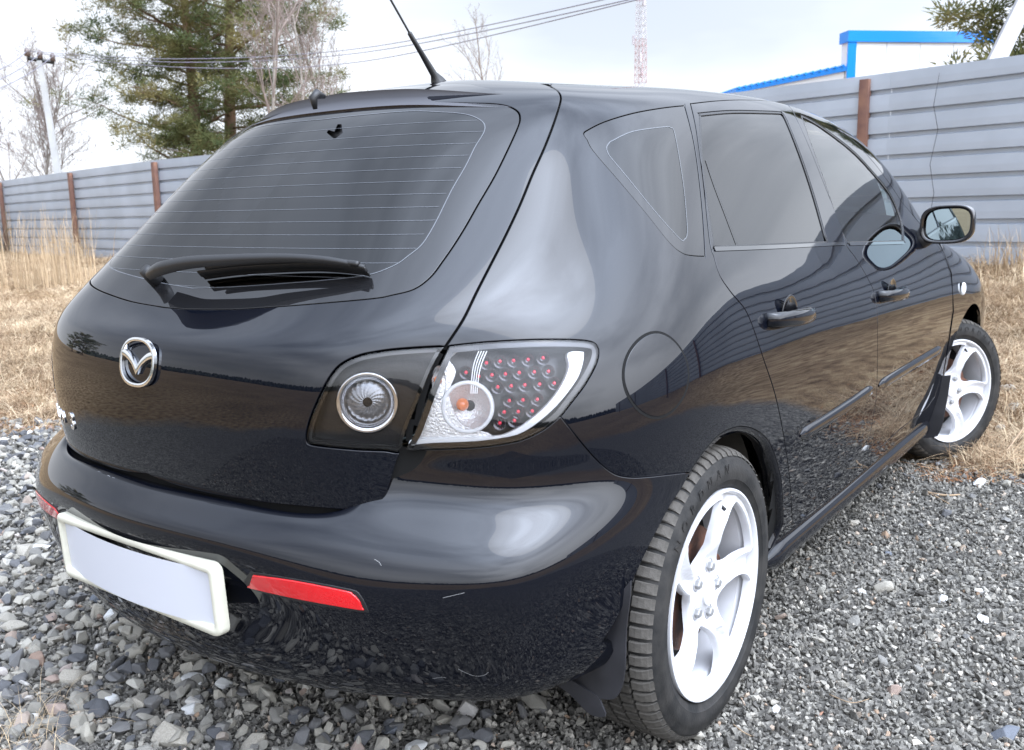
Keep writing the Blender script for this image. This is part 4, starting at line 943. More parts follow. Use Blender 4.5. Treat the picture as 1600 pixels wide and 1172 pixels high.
# ------------------------------------------------------------------ mud flaps
def flap(px, x, m, parent, name='mud_flap', bulge=.012, th=.004, mir=True):
    P = [on_axis(u, v, 0, x) for u, v in catmull(px+[px[0]], 3)[:-1]]; c = np.mean(P, 0); n = len(P); V = []; F = []
    g = [c]; P2 = np.array(P)[:, 1:]; 
    def bx_(p): q = (p[1]-c[1])/.08; return p+np.array([bulge*(q*q-1)-.02*(p[2]-c[2]), 0, 0])
    ed = [(i, (i+1) % n) for i in range(n)]; lo, hi = P2.min(0), P2.max(0); gg = np.stack(np.meshgrid(np.arange(lo[0], hi[0], .015), np.arange(lo[1], hi[1], .015)), -1).reshape(-1, 2); gg = gg[pip(gg, P2)]; gg = gg[np.min(((gg[:, None]-P2[None])**2).sum(-1), 1) > .006**2] if len(gg) else gg
    ov, _, of, *_ = delaunay_2d_cdt([Vector(v) for v in (np.concatenate([P2, gg]) if len(gg) else P2)], ed, [], 0, 1e-6); ov = np.array([tuple(v) for v in ov]); of = [f for f in of if len(f) == 3 and pip(ov[list(f)].mean(0)[None], P2)[0]]
    V = [bx_(np.array([x, v[0], v[1]])) for v in ov]; k = len(V); V += [v+np.array([th, 0, 0]) for v in V]; F = [tuple(f) for f in of]+[tuple(k+i for i in f[::-1]) for f in of]
    cnt = {(f[i], f[(i+1) % 3]) for f in of for i in range(3)}
    for a, b in cnt:
        if (b, a) not in cnt: F.append((b, a, k+a, k+b))
    bmx = bmesh.new(); vs = [bmx.verts.new(v) for v in V]
    for f in F:
        try: bmx.faces.new([vs[i] for i in f])
        except ValueError: pass
    bmesh.ops.recalc_face_normals(bmx, faces=bmx.faces)
    o = bm_obj(name, bmx, m, parent, angle=40)
    if mir:
        q = o.data.copy(); q.transform(Matrix.Scale(-1, 4, (0, 1, 0))); q.flip_normals(); link(name, q, parent)
    return o
flap([(989,905), (975,924), (966,950), (957,976), (946,998), (932,1014), (915,1034), (905,1050), (893,1066), (905,1078), (925,1084), (957,1090), (971,1080), (979,1048), (982,980), (988,930)], -.338, M_FLAP, car)
flap([(869,1069), (885,1079), (900,1092), (923,1115), (946,1119), (941,1100), (934,1086), (915,1075), (893,1062)], -.345, M_FLAP, car, bulge=.004)
flap([(1486,586), (1482,615), (1477,642), (1473,662), (1468,676), (1459,683), (1415,684), (1405,678), (1422,655), (1436,636), (1446,608), (1456,590)], 2.262, M_FLAP, car)

# ------------------------------------------------------------------ door mirrors
def door_mirror():
    root = None; X = 1.93
    def ring(u0, v0, w, h, x, pw=3.2, n=40, sh=0):
        return [np.array([x, u0+np.sign(cos(a))*abs(cos(a))**(2/pw)*w, v0+np.sign(sin(a))*abs(sin(a))**(2/pw)*h+sh*cos(a)]) for a in np.linspace(0, 2*pi, n+1)[:-1]]
    a = on_axis(1437, 350, 0, X); b = on_axis(1522, 350, 0, X); t = on_axis(1480, 320, 0, X); d = on_axis(1480, 381, 0, X); cy, cz = (a[1]+b[1])/2, (t[2]+d[2])/2; w, h = abs(b[1]-a[1])/2, (t[2]-d[2])/2
    sec = [(X+.004, .86, .84), (X-.002, .93, .92), (X+.002, 1, 1), (X+.03, 1.01, 1.02), (X+.07, .95, .96), (X+.10, .78, .80), (X+.12, .45, .48), (X+.125, .02, .02)]
    V = []; F = []; n = 40
    for x, sw, sh in sec: V += ring(cy, cz, w*sw, h*sh, x, sh=-.006*sw)
    for i in range(len(sec)-1):
        for k in range(n): F.append((i*n+k, i*n+(k+1) % n, (i+1)*n+(k+1) % n, (i+1)*n+k))
    V2 = []; F2 = []; V2 += [q+np.array([(q[1]-cy)*-.055, 0, 0]) for q in ring(cy-.004, cz, w*.80, h*.80, X+.006, sh=-.005)]; F2.append(tuple(range(n)))
    ang = R(7)
    V3 = []; F3 = []; base = on_axis(1424, 372, 1, -.80); base = np.array([1.965, -.795, 1.0]); tube(V3, F3, [base+[.02, .02, -.02], base+[0, -.02, .0], np.array([X+.05, cy+w*.8, cz-.02]), np.array([X+.05, cy+w*.5, cz])], [.042, .036, .030, .03], 12)
    return (V, F), (V2, F2), (V3, F3)
(hv, hf), (gv, gf), (sv, sf) = door_mirror()
for sg, par in ((1, fdo), (-1, fdl)):
    f = np.array([1, sg, 1]); o = mesh('door_mirror', np.array(hv)*f, hf, M_PAINT2, par); 
    mesh('mirror_glass', np.array(gv)*f, gf, M_MIRROR, par, smooth=False); mesh('mirror_foot', np.array(sv)*f, sf, M_TRIM, par)
    V = []; F = []; n = 40

# ------------------------------------------------------------------ cabin
def soft_box(name, c, s, rot, m, parent, bev=.05):
    bm = bmesh.new(); add_box(bm, (0, 0, 0), s, bevel=bev); me = bpy.data.meshes.new(name); bm.to_mesh(me); bm.free(); me.materials.append(m); me.polygons.foreach_set('use_smooth', [True]*len(me.polygons))
    o = link(name, me, parent); o.location = c; o.rotation_euler = rot; return o
for y in (-.36, .36):
    s_ = soft_box('front_seat', (1.42, y, .58), (.50, .48, .16), (0, R(-6), 0), M_SEAT, car); soft_box('seat_back', (-.33, 0, .33), (.14, .47, .62), (0, R(-16), 0), M_SEAT, s_); soft_box('headrest', (-.44, 0, .72), (.09, .25, .17), (0, R(-12), 0), M_SEAT, s_, .035)
s_ = soft_box('rear_seat', (.52, 0, .60), (.48, 1.22, .16), (0, R(-5), 0), M_SEAT, car); soft_box('seat_back', (-.26, 0, .28), (.14, 1.22, .50), (0, R(-20), 0), M_SEAT, s_)
for y in (-.38, .38): soft_box('headrest', (-.40, y, .56), (.08, .24, .12), (0, R(-15), 0), M_SEAT, s_, .03)
soft_box('dashboard', (2.05, 0, .83), (.42, 1.36, .28), (0, 0, 0), M_TRIM, car, .07)
V = []; F = []; sw = np.array([1.78, .37, .90]); tube(V, F, [sw+np.array([.05*cos(a)*-.9, .185*sin(a), .185*cos(a)]) for a in np.linspace(0, 2*pi, 33)], .013, 8); mesh('steering_wheel', V, F, M_TRIM, car)
# ------------------------------------------------------------------ ground
def smooth(a, b, x): t = np.clip((x-a)/(b-a), 0, 1); return t*t*(3-2*t)
FX = [(-60, 4.6), (-25, 5.6), (-12, 6.9), (-6, 7.55), (-.2, 8.6), (1.4, 9.12), (5.6, 9.55), (10.6, 9.45), (15.3, 9.4), (20.1, 10.25), (25.9, 11.35), (34, 12.9), (60, 18)]
FY = np.array([p[0] for p in FX]); FXX = np.array([p[1] for p in FX])
def fence_x(y): return np.interp(y, FY, FXX)
def base_z(y): return np.interp(y, [-60, -8, 0, 3, 8, 14, 27, 60], [.5, .46, .42, .38, .24, .12, .05, 0.])
VN = np.random.RandomState(3).rand(64, 64)
def vnoise(x, y, s):
    x = np.asarray(x)/s; y = np.asarray(y)/s; i = np.floor(x).astype(int); j = np.floor(y).astype(int); u = x-i; v = y-j; u = u*u*(3-2*u); v = v*v*(3-2*v)
    g = lambda a, b: VN[(a) % 64, (b) % 64]
    return (g(i, j)*(1-u)+g(i+1, j)*u)*(1-v)+(g(i, j+1)*(1-u)+g(i+1, j+1)*u)*v-.5
def gline(x, y): return x+.4545*(y+.9)-2.45
def gz(x, y):
    x = np.asarray(x, float); y = np.asarray(y, float)
    g = gline(x, y)+.5*vnoise(x, y, .8); fx = fence_x(y); t = smooth(0, 1, np.clip(gline(x, y), 0, None)/np.maximum(gline(fx, y), 1)*1.0)
    grass = smooth(0, .8, g); h = base_z(y)*t
    h = h+grass*(.10*vnoise(x, y, 1.3)+.05*vnoise(x+5, y, .45))*np.minimum(1, t*4+.25)+.012*vnoise(x, y, .7)*(1-grass)
    near = (np.abs(x-1.2) < 2.2) & (np.abs(y) < 1.3)
    return np.where(near, np.minimum(h, .02), h)
def axis_(lo, hi, near_lo, near_hi, fine, k):
    a = list(np.arange(near_lo, near_hi, fine)); s = fine; v = near_hi
    while v < hi: a.append(v); s *= k; v += s
    a.append(hi); s = fine; v = near_lo
    while v > lo: s *= k; v -= s; a.insert(0, max(v, lo))
    return np.unique(a)
ax = axis_(-900, 900, -4, 10, .11, 1.22); ay = axis_(-900, 900, -6, 12, .11, 1.22)
X, Y = np.meshgrid(ax, ay, indexing='ij'); Z = gz(X, Y); far = smooth(40, 120, np.hypot(X, Y)); Z = Z*(1-far); a, b = X.shape
I = np.arange(a*b).reshape(a, b); F = np.stack([I[:-1, :-1], I[1:, :-1], I[1:, 1:], I[:-1, 1:]], -1).reshape(-1, 4)
def ground_mat():
    m, n, l, b_ = nt('gravel_and_dry_grass_ground'); b_.inputs['Roughness'].default_value = .95; b_.inputs['Specular IOR Level'].default_value = .15
    t = n.new('ShaderNodeTexCoord'); s = n.new('ShaderNodeSeparateXYZ'); l.new(t.outputs['Object'], s.inputs[0])
    def math_(op, a_, b2): q = n.new('ShaderNodeMath'); q.operation = op; [l.new(v, q.inputs[i]) if hasattr(v, 'links') else setattr(q.inputs[i], 'default_value', v) for i, v in ((0, a_), (1, b2))]; return q.outputs[0]
    def noise(sc_, det=4): z = n.new('ShaderNodeTexNoise'); z.inputs['Scale'].default_value = sc_; z.inputs['Detail'].default_value = det; l.new(t.outputs['Object'], z.inputs['Vector']); return z.outputs['Fac']
    def ramp(f, *st):
        r = n.new('ShaderNodeValToRGB'); e = r.color_ramp.elements
        while len(e) < len(st): e.new(.5)
        for q, (p_, c_) in zip(e, st): q.position = p_; q.color = (*c_, 1)
        l.new(f, r.inputs[0]); return r.outputs[0]
    g = math_('ADD', s.outputs['X'], math_('MULTIPLY', s.outputs['Y'], .4545)); g = math_('SUBTRACT', g, 2.04); g = math_('ADD', g, math_('MULTIPLY', math_('SUBTRACT', noise(1.6), .5), 1.6))
    ox = math_('ADD', s.outputs['X'], -.2); oy = math_('ADD', s.outputs['Y'], .6); rr = math_('SUBTRACT', math_('SQRT', math_('ADD', math_('MULTIPLY', ox, ox), math_('MULTIPLY', oy, oy)), 0.), math_('MULTIPLY', noise(.7), 1.6)); g = math_('MAXIMUM', g, math_('SUBTRACT', rr, 3.0))
    mr = n.new('ShaderNodeMapRange'); mr.inputs[1].default_value = -.1; mr.inputs[2].default_value = .35; l.new(g, mr.inputs[0])
    v = n.new('ShaderNodeTexVoronoi'); v.inputs['Scale'].default_value = 75; l.new(t.outputs['Object'], v.inputs['Vector'])
    grav = ramp(v.outputs['Color'], (.0, (.055, .052, .047)), (.5, (.145, .137, .122)), (1, (.27, .255, .225)))
    gr = ramp(noise(9, 8), (.25, (.10, .065, .035)), (.5, (.27, .19, .11)), (.75, (.42, .33, .20)))
    gr2 = ramp(noise(.5, 3), (.35, (.75, .7, .65)), (.65, (1.1, 1.05, 1)))
    mm = n.new('ShaderNodeMix'); mm.data_type = 'RGBA'; mm.blend_type = 'MULTIPLY'; mm.inputs['Factor'].default_value = 1; l.new(gr, mm.inputs['A']); l.new(gr2, mm.inputs['B'])
    m2 = n.new('ShaderNodeMix'); m2.data_type = 'RGBA'; l.new(mr.outputs[0], m2.inputs['Factor']); l.new(grav, m2.inputs['A']); l.new(mm.outputs['Result'], m2.inputs['B']); l.new(m2.outputs['Result'], b_.inputs['Base Color'])
    k = n.new('ShaderNodeBump'); k.inputs['Strength'].default_value = .8; k.inputs['Distance'].default_value = .02; l.new(math_('ADD', v.outputs['Distance'], noise(14, 8)), k.inputs['Height']); l.new(k.outputs[0], b_.inputs['Normal'])
    return m
M_GROUND = ground_mat()
ground = mesh('ground', np.stack([X, Y, Z], -1).reshape(-1, 3), F, M_GROUND, kind='structure')

# ------------------------------------------------------------------ gravel
def stone_mat(name, pal, bscale=60):
    m, n, l, b_ = nt(name); b_.inputs['Roughness'].default_value = .9; b_.inputs['Specular IOR Level'].default_value = .2
    oi = n.new('ShaderNodeObjectInfo'); r = n.new('ShaderNodeValToRGB'); r.color_ramp.interpolation = 'LINEAR'; e = r.color_ramp.elements
    while len(e) < len(pal): e.new(.5)
    for q, (p_, c_) in zip(e, pal): q.position = p_; q.color = (*c_, 1)
    t = n.new('ShaderNodeTexCoord'); z = n.new('ShaderNodeTexNoise'); z.inputs['Scale'].default_value = bscale; z.inputs['Detail'].default_value = 6; l.new(t.outputs['Object'], z.inputs['Vector'])
    mr = n.new('ShaderNodeMapRange'); mr.inputs[1].default_value = .3; mr.inputs[2].default_value = .7; mr.inputs[3].default_value = .72; mr.inputs[4].default_value = 1.2; l.new(z.outputs['Fac'], mr.inputs[0])
    mm = n.new('ShaderNodeMix'); mm.data_type = 'RGBA'; mm.blend_type = 'MULTIPLY'; mm.inputs['Factor'].default_value = 1
    l.new(oi.outputs['Random'], r.inputs[0]); l.new(r.outputs[0], mm.inputs['A']); l.new(mr.outputs[0], mm.inputs['B']); l.new(mm.outputs['Result'], b_.inputs['Base Color'])
    k = n.new('ShaderNodeBump'); k.inputs['Strength'].default_value = .5; k.inputs['Distance'].default_value = .003; l.new(z.outputs['Fac'], k.inputs['Height']); l.new(k.outputs[0], b_.inputs['Normal'])
    return m
M_PEB = stone_mat('grey_gravel', [(0, (.068, .064, .058)), (.25, (.135, .127, .114)), (.6, (.205, .193, .170)), (.86, (.28, .264, .230)), (.96, (.42, .39, .34)), (1, (.33, .23, .16))], 3)
M_STONE = stone_mat('pale_stone', [(0, (.09, .092, .10)), (.25, (.165, .162, .16)), (.45, (.25, .238, .21)), (.75, (.335, .312, .265)), (.9, (.42, .40, .355)), (.95, (.24, .155, .115)), (1, (.60, .60, .58))], 45)
def hull_stone(rs, n=13, flat=.6, size=1., bev=0.):
    bm = bmesh.new(); P = rs.normal(size=(n, 3)); P /= np.linalg.norm(P, axis=1, keepdims=True); P *= np.array([1, rs.uniform(.6, .95), flat*rs.uniform(.7, 1.1)])*size*rs.uniform(.8, 1.1, size=(n, 1))
    for p in P: bm.verts.new(p)
    r = bmesh.ops.convex_hull(bm, input=bm.verts); bmesh.ops.delete(bm, geom=[v for v in bm.verts if not v.link_faces], context='VERTS')
    if bev:
        bmesh.ops.dissolve_limit(bm, angle_limit=R(14), verts=bm.verts, edges=bm.edges)
        bmesh.ops.bevel(bm, geom=list(bm.edges), offset=bev*size, segments=2, affect='EDGES', profile=.6, clamp_overlap=True); bmesh.ops.triangulate(bm, faces=bm.faces)
    return bm
rs = np.random.RandomState(11)
def proto_collection(name, makers, m):
    c = bpy.data.collections.new(name)
    for i, mk in enumerate(makers):
        bm = mk(); me = bpy.data.meshes.new(name); bm.to_mesh(me); bm.free(); me.materials.append(m); o = bpy.data.objects.new(name, me); c.objects.link(o)
    return c
def scatter(name, P, scale, rot, coll, parent=None, align=None, **k):
    """points carrying instances: position, scale and rotation are point attributes"""
    me = bpy.data.meshes.new(name); me.from_pydata([tuple(p) for p in P], [], []); 
    at = me.attributes.new('sc', 'FLOAT_VECTOR', 'POINT'); at.data.foreach_set('vector', np.asarray(scale, np.float32).ravel())
    at = me.attributes.new('rt', 'FLOAT_VECTOR', 'POINT'); at.data.foreach_set('vector', np.asarray(rot, np.float32).ravel())
    o = link(name, me, parent, kind='stuff', **k); g = bpy.data.node_groups.new(name, 'GeometryNodeTree')
    g.interface.new_socket('Geometry', in_out='INPUT', socket_type='NodeSocketGeometry'); g.interface.new_socket('Geometry', in_out='OUTPUT', socket_type='NodeSocketGeometry')
    n, l = g.nodes, g.links; gi, go = n.new('NodeGroupInput'), n.new('NodeGroupOutput'); ip = n.new('GeometryNodeInstanceOnPoints'); ci = n.new('GeometryNodeCollectionInfo')
    ci.inputs[0].default_value = coll; ci.inputs[1].default_value = True; ci.inputs[2].default_value = True; ip.inputs['Pick Instance'].default_value = True
    a1 = n.new('GeometryNodeInputNamedAttribute'); a1.data_type = 'FLOAT_VECTOR'; a1.inputs[0].default_value = 'sc'; a2 = n.new('GeometryNodeInputNamedAttribute'); a2.data_type = 'FLOAT_VECTOR'; a2.inputs[0].default_value = 'rt'
    l.new(gi.outputs[0], ip.inputs['Points']); l.new(ci.outputs[0], ip.inputs['Instance']); l.new(a1.outputs[0], ip.inputs['Scale']); l.new(a2.outputs[0], ip.inputs['Rotation']); l.new(ip.outputs[0], go.inputs[0])
    md = o.modifiers.new('scatter', 'NODES'); md.node_group = g; return o
PEB = proto_collection('pebble', [lambda: hull_stone(rs, 11, .7) for _ in range(12)], M_PEB)
STN = proto_collection('cobble', [lambda: hull_stone(rs, 15, .62, 1, .17) for _ in range(8)], M_STONE)
def in_view(P, margin=160):
    v = P-CAMPOS; z = v@CD; q = pix(P); return (z > .2) & (q[:, 0] > -margin) & (q[:, 0] < 1600+margin) & (q[:, 1] > -margin) & (q[:, 1] < 1172+margin*1.6)
def sample(n_per_m2, x0, x1, y0, y1, dmin, dmax, cond=None):
    n = int((x1-x0)*(y1-y0)*n_per_m2); x = rs.uniform(x0, x1, n); y = rs.uniform(y0, y1, n); d = np.hypot(x-CAMPOS[0], y-CAMPOS[1]); ok = (d >= dmin) & (d < dmax) & (gline(x, y)+.6*vnoise(x, y, .5) < .15)
    x, y = x[ok], y[ok]; P = np.stack([x, y, gz(x, y)], 1); return P[in_view(P) | (d[ok] < 2.4) & (rs.rand(len(P)) < .45)]
P1 = sample(9500, -3.2, 2.5, -3.6, 2.5, 0, 2.6); P2 = sample(5200, -2, 3.2, -3.6, 4.5, 2.6, 4.2); P3 = sample(2600, -2, 4, -5, 7, 4.2, 6.5); P4 = sample(900, -3, 6, -7, 11, 6.5, 11)
P = np.concatenate([P1, P2, P3, P4]); n = len(P); u = rs.rand(n)
sz = .0046+.0065*rs.rand(n)+.009*(u > .92)*rs.rand(n); sz[len(P1)+len(P2):] *= 1.35; sz[len(P1)+len(P2)+len(P3):] *= 1.3
stony = smooth(.0, .5, (P[:, 1]+.9)*.9-(P[:, 0]+.9)*.35+.9*vnoise(P[:, 0], P[:, 1], .6))       # coarser towards the left rear
P[:, 2] += sz*.25+.006*rs.rand(n)
scatter('gravel', P, sz[:, None]*rs.uniform(.75, 1.3, (n, 3)), rs.uniform(0, 6.28, (n, 3)), PEB)
# loose stones: middle sizes as one spread, the large ones each a piece of the ground
x = rs.uniform(-2, 3, 62000); y = rs.uniform(-3, 5, 62000)
dens = .025+.975*smooth(-.15, .35, (y+.75)*.8-(x+1.0)*.25+.5*vnoise(x, y, .5)); dens *= (gline(x, y) < .3); ok = rs.rand(len(x)) < dens; P = np.stack([x[ok], y[ok], gz(x[ok], y[ok])], 1); P = P[in_view(P)]; n = len(P)
P = P[rs.rand(n) < .40]; n = len(P)
sz = .011+.021*rs.rand(n)**1.4; P[:, 2] += .006+sz*.35
scatter('loose_stones', P, sz[:, None]*rs.uniform(.8, 1.25, (n, 3)), np.stack([rs.normal(0, .5, n), rs.normal(0, .5, n), rs.uniform(0, 6.28, n)], 1), STN)
big_meshes = []
for i in range(14):
    bm = hull_stone(rs, 15+i % 5, .62, 1, .15); me = bpy.data.meshes.new('stone'); bm.to_mesh(me); bm.free(); me.materials.append(M_STONE); big_meshes.append(me)
def place_stone(x, y, s, k=None, m=None, name='stone'):
    me = big_meshes[rs.randint(14)] if k is None else big_meshes[k]
    if m: me = me.copy(); me.materials[0] = m
    o = bpy.data.objects.new(name, me); COL.objects.link(o); o.parent = ground; o.location = (x, y, float(gz(x, y))+s*.32); o.scale = (s*rs.uniform(.85, 1.3), s*rs.uniform(.75, 1.05), s*rs.uniform(.8, 1.1)); o.rotation_euler = (rs.normal(0, .25), rs.normal(0, .25), rs.uniform(0, 6.28)); return o
M_WST = mat('white_quartz_stone', (.62, .62, .61), .7, bump=.5, bscale=60, var=.08, vscale=20)
M_RST = mat('reddish_brown_stone', (.27, .14, .09), .85, bump=.5, bscale=60, var=.25, vscale=20)
M_BST = mat('dark_blue_grey_stone', (.11, .12, .14), .8, bump=.5, bscale=60, var=.2, vscale=20)
M_TST = mat('grey_tan_stone', (.32, .295, .25), .85, bump=.6, bscale=50, var=.15, vscale=14)
taken = []
# stones read off the photograph: image point, half width in image pixels, colour
SP = [(180,962,20,M_WST), (112,1062,26,M_TST), (58,858,17,M_WST), (40,862,22,M_TST), (118,898,14,M_BST), (213,978,24,M_TST), (305,1067,24,M_WST), (275,1158,40,M_TST), (397,1166,26,M_TST), (445,1114,17,M_TST),
      (222,1102,28,M_TST), (172,1097,20,M_WST), (300,1110,20,M_WST), (336,1030,12,M_RST), (440,1057,24,M_BST), (186,940,13,M_RST), (205,955,14,M_RST), (58,1040,14,M_RST), (100,976,11,M_RST), (388,1060,16,M_TST), (260,1090,19,M_TST),
      (90,1000,18,M_TST), (140,1062,16,M_TST), (30,1055,16,M_TST), (120,1030,15,M_TST), (64,830,14,M_TST), (150,935,14,M_BST), (20,980,20,M_TST), (52,1015,18,M_TST), (84,925,18,M_TST), (40,890,14,M_TST), (240,1130,16,M_TST), (160,1140,18,M_TST),
      (608,1141,17,M_BST), (860,1108,10,M_TST), (1092,1168,14,M_TST), (1212,1107,14,M_WST), (1316,1066,11,M_TST), (1282,998,11,M_TST), (1535,968,14,M_WST), (1472,936,13,M_WST), (1380,920,19,M_TST), (1348,924,11,M_WST), (1345,770,11,M_TST), (1335,815,11,M_TST), (1530,922,10,M_WST), (1573,1148,22,M_BST), (1210,1094,10,M_TST), (1280,1112,8,M_RST), (1372,1030,11,M_TST), (1484,853,6,M_WST), (1388,862,9,M_BST),
      (1548,640,15,M_TST), (1580,655,18,M_TST), (1560,675,13,M_TST), (1590,690,16,M_TST), (1535,662,12,M_TST), (1572,632,14,M_TST), (1555,706,10,M_TST), (1530,755,16,M_WST)]
for u, v, hw, m in SP:
    p = on_axis(u, v, 2, .01); d = (p-CAMPOS)@CD; s = hw/FPX*d; place_stone(p[0], p[1], s, m=m); taken.append((p[0], p[1], s))
cnt = 0; tries = 0
while cnt < 236 and tries < 60000:
    tries += 1; x = rs.uniform(-1.7, 1.5); y = rs.uniform(-.9, 3.4)
    w = smooth(-.1, .4, (y+.7)*.8-(x+1.0)*.25+.5*vnoise(np.array(x), np.array(y), .5))
    if rs.rand() > w*.95+.03 or gline(x, y) > .2: continue
    s = .016+.024*rs.rand()**2.2; q = np.array([[x, y, 0.]])
    if not in_view(q, 20)[0] or any((x-a)**2+(y-b)**2 < ((s+c)*.8)**2 for a, b, c in taken): continue
    if -.60 < x < 3 and -.9 < y < .9 and rs.rand() < .8: continue
    place_stone(x, y, s); taken.append((x, y, s)); cnt += 1

# ------------------------------------------------------------------ dry grass
M_STRAW = stone_mat('dry_straw', [(0, (.14, .085, .05)), (.3, (.31, .21, .125)), (.65, (.49, .365, .23)), (1, (.62, .50, .34))], 2)
M_STRAW2 = stone_mat('rusty_leaf_litter', [(0, (.12, .055, .028)), (.5, (.27, .13, .06)), (1, (.40, .23, .12))], 2)
def tuft(nb, L, lean, w, r0, seedv):
    q = np.random.RandomState(seedv); bm = bmesh.new()
    for _ in range(nb):
        a = q.uniform(0, 2*pi); ln = L*q.uniform(.45, 1.1); le = lean*q.uniform(.3, 1.2); o = np.array([q.normal(0, r0), q.normal(0, r0), -.01]); d = np.array([cos(a), sin(a), 0]); sd = np.array([-sin(a), cos(a), 0])*w; pr = None
        k = 4
        for i in range(k+1):
            t = i/k; h = ln*(t-.5*le*t*t*.9); p = o+d*ln*le*t*t*.8+np.array([0, 0, max(h, .003)]); ww = sd*(1-t*.85)
            cur = (bm.verts.new(p-ww), bm.verts.new(p+ww))
            if pr: bm.faces.new((pr[0], pr[1], cur[1], cur[0]))
            pr = cur
    return bm
TUF = proto_collection('grass_tuft', [lambda i=i: tuft(34, .16, 1.3, .0022, .045, 50+i) for i in range(6)], M_STRAW)
FLATG = proto_collection('flattened_grass', [lambda i=i: tuft(30, .20, 1.9, .0020, .06, 80+i) for i in range(6)], M_STRAW)
LIT = proto_collection('leaf_litter', [lambda i=i: tuft(26, .07, 1.9, .004, .05, 120+i) for i in range(4)], M_STRAW2)
def gsample(n_per, x0, x1, y0, y1, lo, hi=99, mg=120):
    n = int((x1-x0)*(y1-y0)*n_per); x = rs.uniform(x0, x1, n); y = rs.uniform(y0, y1, n); g = gline(x, y)+.9*vnoise(x, y, .6); ok = (g > lo) & (g < hi) & (x < fence_x(y)-.02); ok &= ~((x > -.9) & (x < 3.5) & (np.abs(y) < .85)); ok &= rs.rand(n) < .35+.9*np.clip(.5+1.6*vnoise(x+9, y, .9), 0, 1)
    P = np.stack([x[ok], y[ok], gz(x[ok], y[ok])], 1); return P[in_view(P, mg)]
P = np.concatenate([gsample(170, 0, 9.5, -4, 9, .0), gsample(60, 3, 12, 9, 28, .0)]); n = len(P); s = rs.uniform(.6, 1.25, n); s *= np.where(P[:, 0] > fence_x(P[:, 1])-1.2, 1.5, .9)
scatter('dry_grass', P, np.stack([s, s, s*rs.uniform(.5, 1.1, n)], 1), np.stack([rs.normal(0, .3, n), rs.normal(0, .3, n), rs.uniform(0, 6.28, n)], 1), TUF)
P = np.concatenate([gsample(230, 0, 9.5, -4, 9, -.05), gsample(50, 3, 12, 9, 28, .0)]); n = len(P); s = rs.uniform(.7, 1.3, n)
scatter('flattened_grass', P, np.stack([s, s, s*.5], 1), np.stack([rs.normal(0, .15, n), rs.normal(0, .15, n), rs.uniform(0, 6.28, n)], 1), FLATG)
P = gsample(420, .4, 4.8, -2.6, 4.5, -.15, 1.6); n = len(P); s = rs.uniform(.6, 1.2, n)
scatter('leaf_litter', P, np.stack([s, s, s*.4], 1), np.stack([rs.normal(0, .1, n), rs.normal(0, .1, n), rs.uniform(0, 6.28, n)], 1), LIT)
def grass_clump(name, x, y, nb, L, lean, w, r0, sd, label, m=M_STRAW):
    bm = tuft(nb, L, lean, w, r0, sd); me = bpy.data.meshes.new(name); bm.to_mesh(me); bm.free(); me.materials.append(m); o = link(name, me, None, label=label, category='grass'); o.location = (x, y, float(gz(x, y))); return o
def alongxy(u, dist): w = ray(u, 330); h = np.hypot(w[0], w[1]); return CAMPOS[0]+w[0]/h*dist, CAMPOS[1]+w[1]/h*dist
gx, gy = alongxy(68, 15.5)
grass_clump('tall_grass_clump', gx, gy, 260, 1.2, .28, .0055, .30, 301, 'tall straw-coloured grass clump standing in front of the far left fence')
grass_clump('tall_grass_clump', 9.7, 19.6, 130, 1.2, .4, .008, .28, 302, 'dry grass leaning at the foot of the rusty post, far left')
grass_clump('tall_grass_clump', 8.25, -.25, 110, .55, .5, .004, .13, 303, 'pointed tuft of pale dry grass against the right-hand fence')
grass_clump('tall_grass_clump', 7.7, -1.0, 160, .38, .8, .004, .30, 304, 'bushy brown grass below the fence at the right edge')
# straw lying on the near gravel, bottom left
p = on_axis(60, 1150, 2, 0); o = grass_clump('straw_tuft', p[0], p[1], 90, .14, 1.9, .0008, .05, 305, 'thin tangled straw lying on the stones, bottom left corner')
# twigs
M_TWIG = mat('dry_twig', (.30, .21, .13), .85, bump=.4, bscale=80, var=.2, vscale=30)
def twig(pts, r, label, name='twig'):
    V = []; F = []; tube(V, F, catmull(pts, 5), list(np.linspace(r, r*.5, (len(pts)-1)*5+1)), 6); mesh(name, V, F, M_TWIG, None, label=label, category='twig')
g0 = lambda u, v, z=.012: on_axis(u, v, 2, z)
twig([g0(1442, 768), g0(1462, 772), g0(1480, 774), g0(1500, 773)], .006, 'short brown stick lying on the gravel ahead of the rear wheel')
twig([g0(1455, 772), g0(1470, 780), g0(1484, 788)], .004, 'thin dark twig crossing below the short brown stick')
twig([g0(1600, 668, .1), g0(1585, 688, .06), g0(1570, 708, .03), g0(1556, 716)], .006, 'dark twig leaning among the stones at the right edge')
twig([g0(1296, 1085), g0(1330, 1098, .02), g0(1358, 1092)], .0015, 'hair-thin straw arched on the gravel right of the rear wheel', 'straw')
twig([g0(1146, 1132, .01), g0(1160, 1143, .02), g0(1174, 1150)], .0018, 'short pale straw beside the rear tyre', 'straw')

